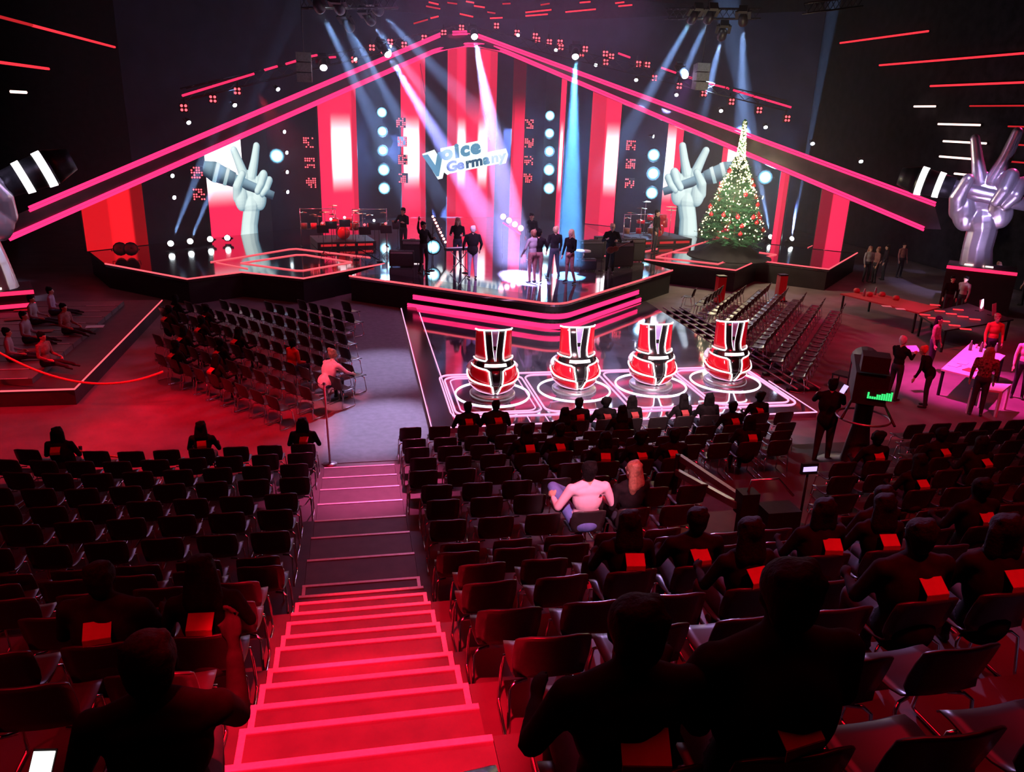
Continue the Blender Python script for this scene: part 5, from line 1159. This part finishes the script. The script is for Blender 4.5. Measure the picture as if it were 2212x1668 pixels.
# ------------------------------------------------------------------ left side tribune with glowing edge
TPOLY = [(-29.9, 19.85), (-6.85, 19.85), (-6.85, 29.6), (-29.9, 29.6)]
tb = thing('side_tribune', 'dark stepped side tribune at the left with a thin glowing edge', 'platform'); MB().prism(TPOLY, 0, .4).build('base', 'terrace', tb); strip(tb, [(-16, 19.84, .41), (-6.84, 19.84, .41), (-6.84, 29.5, .41)], .022, 'led_edge', 'edge_light')
M['tribune_floor'] = pbr('tribune_floor', (.12, .10, .10), .5, 0, .2, 3)
for k in range(11):
    z = .4+.055*(k+1); x1 = -7.95-.28*k*.0; y0 = 20.35+k*.78
    st = MB().box(((-16+x1)/2, y0+.39, (.4+.5)/2+.02), (x1+16, .74, .14)).build('step', 'tribune_floor', tb); MB().box((x1-.55-.25*(k % 2), y0+.03, .545), (.9, .03, .012)).build('edge_strip', 'nosing', st)
for i, (x, y) in enumerate([(205, 706), (50, 670), (30, 690), (95, 715), (60, 757), (130, 700)]):
    P = at_z(x, y, .56); o = MB().box((0, 0, .006), (.5, .3, .01), 0, RN.uniform(-.4, .4)).build('paper_sheet', 'card' if i else 'paper', None, tuple(P)); tag(o, 'loose sheet lying on the side tribune, %s' % ['bright one by the glowing edge', 'farthest pair, upper', 'farthest pair, lower', 'beside the brown clad person', 'nearest to the hanging rope', 'next to the pale person'][i], 'paper', 'loose sheets on the side tribune')
# hanging barrier ropes and posts
def rope(name, lab, pts, r, mat): o = MB().tube(pts, r, 6).build(name, mat); tag(o, lab, 'rope'); return o
M['rope'] = pbr('red_rope', (.85, .25, .15), .7, 0, .2, 40)
A, B = at_y(-30, 745, 20.0), at_z(352, 803, .95); rp = [tuple(A+(B-A)*t-np.array([0, 0, 1])*(1.15*(1-(2*t-1)**2)*.52)) for t in np.linspace(0, 1, 24)]; rope('barrier_rope', 'sagging red lit rope hung from the left edge to the first floor chair', rp, .028, 'rope')
A, B = at_y(150, 970, 14.6), at_y(292, 991, 14.4); rope('barrier_rope', 'short straight rope beside the angled chairs at the left front row', [tuple(A), tuple((A+B)/2-np.array([0, 0, .03])), tuple(B)], .018, 'rope')
P = at_z(713, 1003, .0); t = thing('barrier_post', 'slim pale barrier post standing at the foot of the aisle stairs', 'post', (P[0], P[1], 0)); MB().lathe((0, 0, 0), [(.15, 0), (.15, .015), (.03, .03)], 14).build('base', 'steel', t); MB().tube([(0, 0, .02), (-.05, .1, 1.75)], .022, 8).build('pole', 'nosing', t); MB().sph((-.05, .1, 1.77), .035, 8, 6).build('knob', 'steel', t)
for (x, y, l) in ((1683, 642, 'glowing red post right of the coach platform'), (1552, 646, 'dim red post left of the glowing one')):
    P = at_z(x, y+8, 0); t = thing('red_post', l, 'post', (P[0], P[1], 0)); MB().box((0, 0, .55), (.34, .3, 1.1)).build('body', 'card' if x > 1600 else 'plastic_red', t); MB().box((0, 0, .02), (.5, .45, .04)).build('foot', 'metal', t); MB().box((0, 0, 1.12), (.36, .32, .05)).build('cap', 'metal', t)
# camera dolly track beside the coach platform
t = thing('camera_track', 'dark dolly rails running beside the coach platform to the stage', 'rail track')
for x in (12.0, 12.35, 12.7): MB().tube([(x, 18.8, .12), (x-.15, 28.6, .12)], .03, 6).build('rail', 'steel', t)
for k in range(14): MB().box((12.28, 19+k*.7, .05), (.95, .12, .08)).build('sleeper', 'metal', t)
P = at_z(1640, 775, 0); o = thing('cable_coil', 'coil of dark cable lying right of the rightmost coach chair', 'cable', (P[0], P[1], 0)); cm_ = MB()
for k in range(5): cm_.tube([(.35*(1+.25*k)*math.cos(a), .28*(1+.25*k)*math.sin(a), .03+.012*k) for a in np.linspace(0, 2*PI, 24, endpoint=False)], .022, 5, 0, True)
cm_.build('loops', 'rubber', o)['kind'] = 'stuff'
# ------------------------------------------------------------------ right side: tables, desk, crew chair, papers
def table(name, lab, quad, z, top, legm, cat='table'):
    c = np.mean(quad, axis=0); t = thing(name, lab, cat, (c[0], c[1], 0)); q = [(p[0]-c[0], p[1]-c[1]) for p in quad]; MB().prism(q, z-.05, z).build('table_top', top, t)
    for p in q: MB().bar((p[0]*.92, p[1]*.92, 0), (p[0]*.92, p[1]*.92, z-.05), .06, .06).build('leg', legm, t)
    return t
G = lambda x, y, z: at_z(x, y, z)[:2]
table('work_table', 'long table with bright pink lit white top covered in papers and cups', [G(2033, 797, .8), G(2118, 818, .8), G(2172, 768, .8), G(2095, 742, .8)], .8, 'cloth_white', 'metal')
table('side_table', 'small white table beside the woman in the patterned blouse', [G(2098, 838, .72), G(2165, 846, .72), G(2185, 830, .72), G(2125, 826, .72)], .72, 'cloth_white', 'nosing')
table('long_desk', 'long narrow red lit desk running towards the stage at the right', [G(1815, 634, .8), G(1985, 676, .8), G(2030, 664, .8), G(1880, 630, .8)], .8, 'card', 'metal')
table('control_desk', 'dark control desk with rows of small lights below the right silver hand', [G(1985, 680, .8), G(2040, 714, .8), G(2190, 690, .8), G(2090, 655, .8)], .8, 'metal', 'metal')
dl = thing('desk_lights', 'rows of small red white reading lamps on the dark control desk', 'lamp'); mm_ = 0
for (x, y) in [(1998, 680), (2016, 687), (2040, 694), (2062, 703), (2086, 711), (2030, 672), (2055, 678), (2080, 684), (2106, 690), (2070, 669), (2020, 659)]:
    P = at_z(x, y, .84); MB().box(tuple(P), (.34, .10, .03), 0, -.4).build('lamp_bar', 'led_wall', dl)
for i, (x, y, l) in enumerate(((2120, 664, 'left white paper sign standing on the control desk'), (2147, 673, 'right white paper sign standing on the control desk'))):
    P = at_z(x, y+8, .8); o = thing('paper_sign', l, 'sign', tuple(P), .5); MB().slab([(-.19, 0, 0), (.19, 0, 0), (.19, .08, .42), (-.19, .08, .42)], .008).build('sheet', 'cloth_white', o); MB().slab([(-.14, .02, .14), (.14, .02, .14), (.14, .06, .3), (-.14, .06, .3)], -.004).build('print', 'monitor', o); MB().box((0, .1, .01), (.3, .15, .02)).build('foot', 'metal', o)
def small(name, lab, cat, px, py, z, kind, grp):
    P = at_z(px, py, z)
    if kind == 'cup': o = MB().lathe((0, 0, 0), [(.03, 0), (.04, .12), (.036, .12), (.028, .01), (0, .01)], 10).build(name, 'cloth_white', None, tuple(P))
    elif kind == 'bottle': o = MB().lathe((0, 0, 0), [(0, 0), (.045, 0), (.045, .2), (.018, .27), (.018, .31), (0, .31)], 10).build(name, 'steel', None, tuple(P))
    elif kind == 'paper': o = MB().box((0, 0, .006), (.32, .24, .012), 0, RN.uniform(-1, 1)).build(name, 'paper', None, tuple(P))
    elif kind == 'tablet': o = MB().box((0, 0, .008), (.36, .26, .016), 0, .4).build(name, 'card', None, tuple(P))
    else: o = MB().lathe((0, 0, 0), [(0, .0), (.11, .0), (.13, .1), (.08, .17), (0, .17)], 8).build(name, 'card', None, tuple(P))
    tag(o, lab, cat, grp)
for i, (x, y, k, l) in enumerate([(2062, 790, 'paper', 'lying at the near left corner'), (2080, 785, 'paper', 'beside the near left sheet'), (2095, 800, 'tablet', 'dark red tablet'), (2118, 760, 'bottle', 'tallest bottle'), (2128, 765, 'cup', 'cup near the middle'), (2108, 752, 'cup', 'cup at the far left'), (2142, 770, 'cup', 'cup at the right'), (2150, 762, 'bottle', 'bottle at the right'), (2120, 780, 'paper', 'sheet in the middle'), (2095, 757, 'bottle', 'bottle at the far left edge')]): small({'paper': 'paper_sheet', 'tablet': 'tablet', 'bottle': 'bottle', 'cup': 'cup'}[k], '%s on the pink lit work table' % (l if k != 'paper' else 'white sheet '+l.replace('sheet ', '')), k, x, y, .8, k, 'things on the pink lit work table')
for i, (x, y, k, l) in enumerate([(1850, 632, 'bag', 'leftmost bag'), (1878, 640, 'bag', 'second bag from the left'), (1905, 640, 'bag', 'middle bag'), (1935, 648, 'bag', 'rightmost bag'), (1866, 640, 'bottle', 'bottle between the bags'), (1890, 637, 'bottle', 'bottle behind the middle bag'), (1915, 662, 'paper', 'sheet at the near part'), (1945, 668, 'paper', 'sheet at the right part')]): small({'paper': 'paper_sheet', 'bag': 'bag', 'bottle': 'bottle'}[k], '%s on the long red lit desk' % l, k, x, y, .8, k, 'things on the long red desk')
P = at_z(1972, 758, 1.15); o = MB().slab([(-.17, -.1, 0), (.17, -.1, 0), (.17, .12, .12), (-.17, .12, .12)], .004).build('paper_sheet', 'paper', None, tuple(P)); tag(o, 'lit white sheet held by the white haired man', 'paper')
# director's chair with red cloth back and pale papers
P = at_z(1835, 845, 0); t = thing('folding_chair', 'folding chair with a bright red cloth draped over its back', 'chair', tuple(P), .6); MB().slab([(-.25, 0, .9), (.25, 0, .95), (.2, -.05, .45), (-.05, -.05, .42)], .02).build('cloth', 'plastic_red', t); MB().box((0, .25, .45), (.5, .45, .05)).build('seat', 'metal', t)
for sx in (-1, 1):
    for sy in (0, .45): MB().bar((sx*.24, sy, 0), (sx*.24, sy, .95 if sy == 0 else .45), .03, .03).build('leg', 'metal', t)
# ------------------------------------------------------------------ studio camera with operator, crane arm, monitor
P = at_z(1842, 1012, .42); PZ = .21
t = thing('studio_camera', 'big black studio camera on a pedestal with a green level meter and small displays', 'camera', (P[0], P[1], PZ), -.55); t.scale = (1.45, 1.45, 1.3)
MB().lathe((0, 0, 0), [(.55, .0), (.55, .16), (.2, .3), (.12, .9), (.12, 1.25), (.16, 1.28), (0, 1.3)], 16).build('pedestal', 'metal', t)
MB().box((0, .1, 1.62), (.42, .95, .48)).build('body', 'rubber', t); MB().cyl((0, .55, 1.62), (0, 1.25, 1.62), .16, .2, 16).build('lens_barrel', 'rubber', t); MB().box((0, -.28, 2.02), (.34, .3, .24)).build('viewfinder', 'rubber', t)
MB().box((.12, -.385, 1.56), (.30, .02, .16)).build('back_panel', 'rubber', t); g = MB()
for i in range(11):
    for j in range(2+min(i, 10)//2 if i > 3 else (5 if i < 1 else 2)): g.box((-.02+.028*i, -.40, 1.50+.02*j), (.022, .008, .014))
g.build('level_meter', 'green', t)['kind'] = 'stuff'
MB().box((-.32, -.3, 1.55), (.06, .03, .13), 0, 0, 0, .35).build('side_display', 'monitor', t)
MB().tube([(.35*math.cos(a), .35*math.sin(a)-.1, 1.08) for a in np.linspace(0, 2*PI, 24, endpoint=False)], .018, 6, 0, True).build('steering_ring', 'steel', t)
for s in (-1, 1): MB().tube([(s*.2, -.3, 1.4), (s*.32, -.75, 1.25)], .018, 6).build('pan_handle', 'metal', t)
put_person(person_mesh('person', 'stand', DK, 'short', .018, lean=.15, coat=True, w=1.1, armL=((-.06, .2, -.18), (.05, .26, .02)), armR=((.06, .2, -.18), (-.05, .26, .02))), at_z(1770, 1005, .3), -.5, 'camera operator in black standing behind the studio camera', 'hair_dark', None, 1.1)
# crane: two parallel beams to a pivot post
A1, A2 = at_y(1468, 988, 10.6), at_y(1605, 1080, 9.0); B1, B2 = at_y(1462, 1020, 10.55), at_y(1592, 1092, 9.05)
t = thing('camera_crane', 'black camera crane arm of two parallel beams on a post among the seats', 'crane'); MB().bar(A1, A2, .07, .10).build('beam', 'steel', t); MB().bar(B1, B2, .07, .10).build('beam', 'steel', t)
C = (A2+B2)/2; Z0 = 1.24; MB().box((C[0]+.1, C[1], C[2]), (.26, .22, .34)).build('pivot_head', 'metal', t); MB().bar((C[0]+.06, C[1], Z0), (C[0]+.06, C[1], C[2]), .12, .12).build('post', 'metal', t)
MB().bar((C[0]+.36, C[1]-.1, Z0), (C[0]+.36, C[1]-.1, C[2]-.2), .05, .05).build('post', 'metal', t); MB().tube([(C[0]+.1, C[1], C[2]+.15), (C[0]+.12, C[1]-.02, C[2]+.34), (C[0]+.5, C[1]-.05, C[2]+.36), (C[0]+.75, C[1]-.08, C[2]+.1)], .02, 6).build('handle_bar', 'chrome', t)
MB().bar((A1+B1)/2+np.array([-.02, 0, .18]), (A1+B1)/2+np.array([-.02, 0, -1.0]), .06, .06).build('end_post', 'metal', t); MB().box((C[0]+.55, C[1]-.1, C[2]-.25), (.5, .35, .4)).build('counterweight', 'metal', t)
for a in (0.4, 2.5, 4.6): MB().tube([(C[0]+.06, C[1], Z0+.35), (C[0]+.06+.5*math.cos(a), C[1]+.4*math.sin(a), Z0+.02)], .025, 6).build('leg', 'metal', t)
P = at_y(1748, 1012, 9.6); t = thing('field_monitor', 'small glowing violet monitor above the seats right of the crane', 'monitor', tuple(P)); MB().box((0, 0, 0), (.26, .05, .17)).build('housing', 'metal', t); MB().box((0, -.028, 0), (.22, .006, .075)).build('screen', 'monitor', t); MB().tube([(0, .02, -.08), (0, .02, 1.24-P[2]+.02)], .02, 6).build('pole', 'metal', t); MB().lathe((0, .02, 1.24-P[2]), [(.2, 0), (.2, .03), (.02, .05)], 12).build('foot', 'metal', t)
# ------------------------------------------------------------------ foreground: phone and bottles under the seats
P = at_y(88, 1668, 1.9); t = thing('smartphone', 'brightly lit phone screen at the lower left corner', 'phone', tuple(P)); t.rotation_euler = (math.radians(-48), math.radians(4), math.radians(-3)); PS = .045; MB().box((0, 0, 0), (PS*1.35, .009, PS*2.6)).build('body', 'rubber', t); MB().box((0, -.006, -.003), (PS*1.22, .003, PS*2.42)).build('screen', 'phone', t)
bt = MB().lathe((0, 0, 0), [(0, 0), (.034, 0), (.034, .15), (.013, .19), (.013, .22), (0, .22)], 10).mesh('bottle', 'cloth_white')
bl = 0
for (k, j) in [(0, 2), (0, 3), (1, 1), (1, 3), (2, 0), (2, 2), (3, 2), (4, 1), (5, 0), (6, 2), (6, 0), (7, 1), (8, 0), (8, 2)]:
    if ('R', k, j) in OCC:
        x, y, z = OCC[('R', k, j)]; o = link('water_bottle', bt, None, (x+.307, y+.12, z)); bl += 1; tag(o, 'small water bottle by the %s seat, %s, right block' % (ORD[j], ROWN[k]), 'bottle', 'water bottles between the seats')
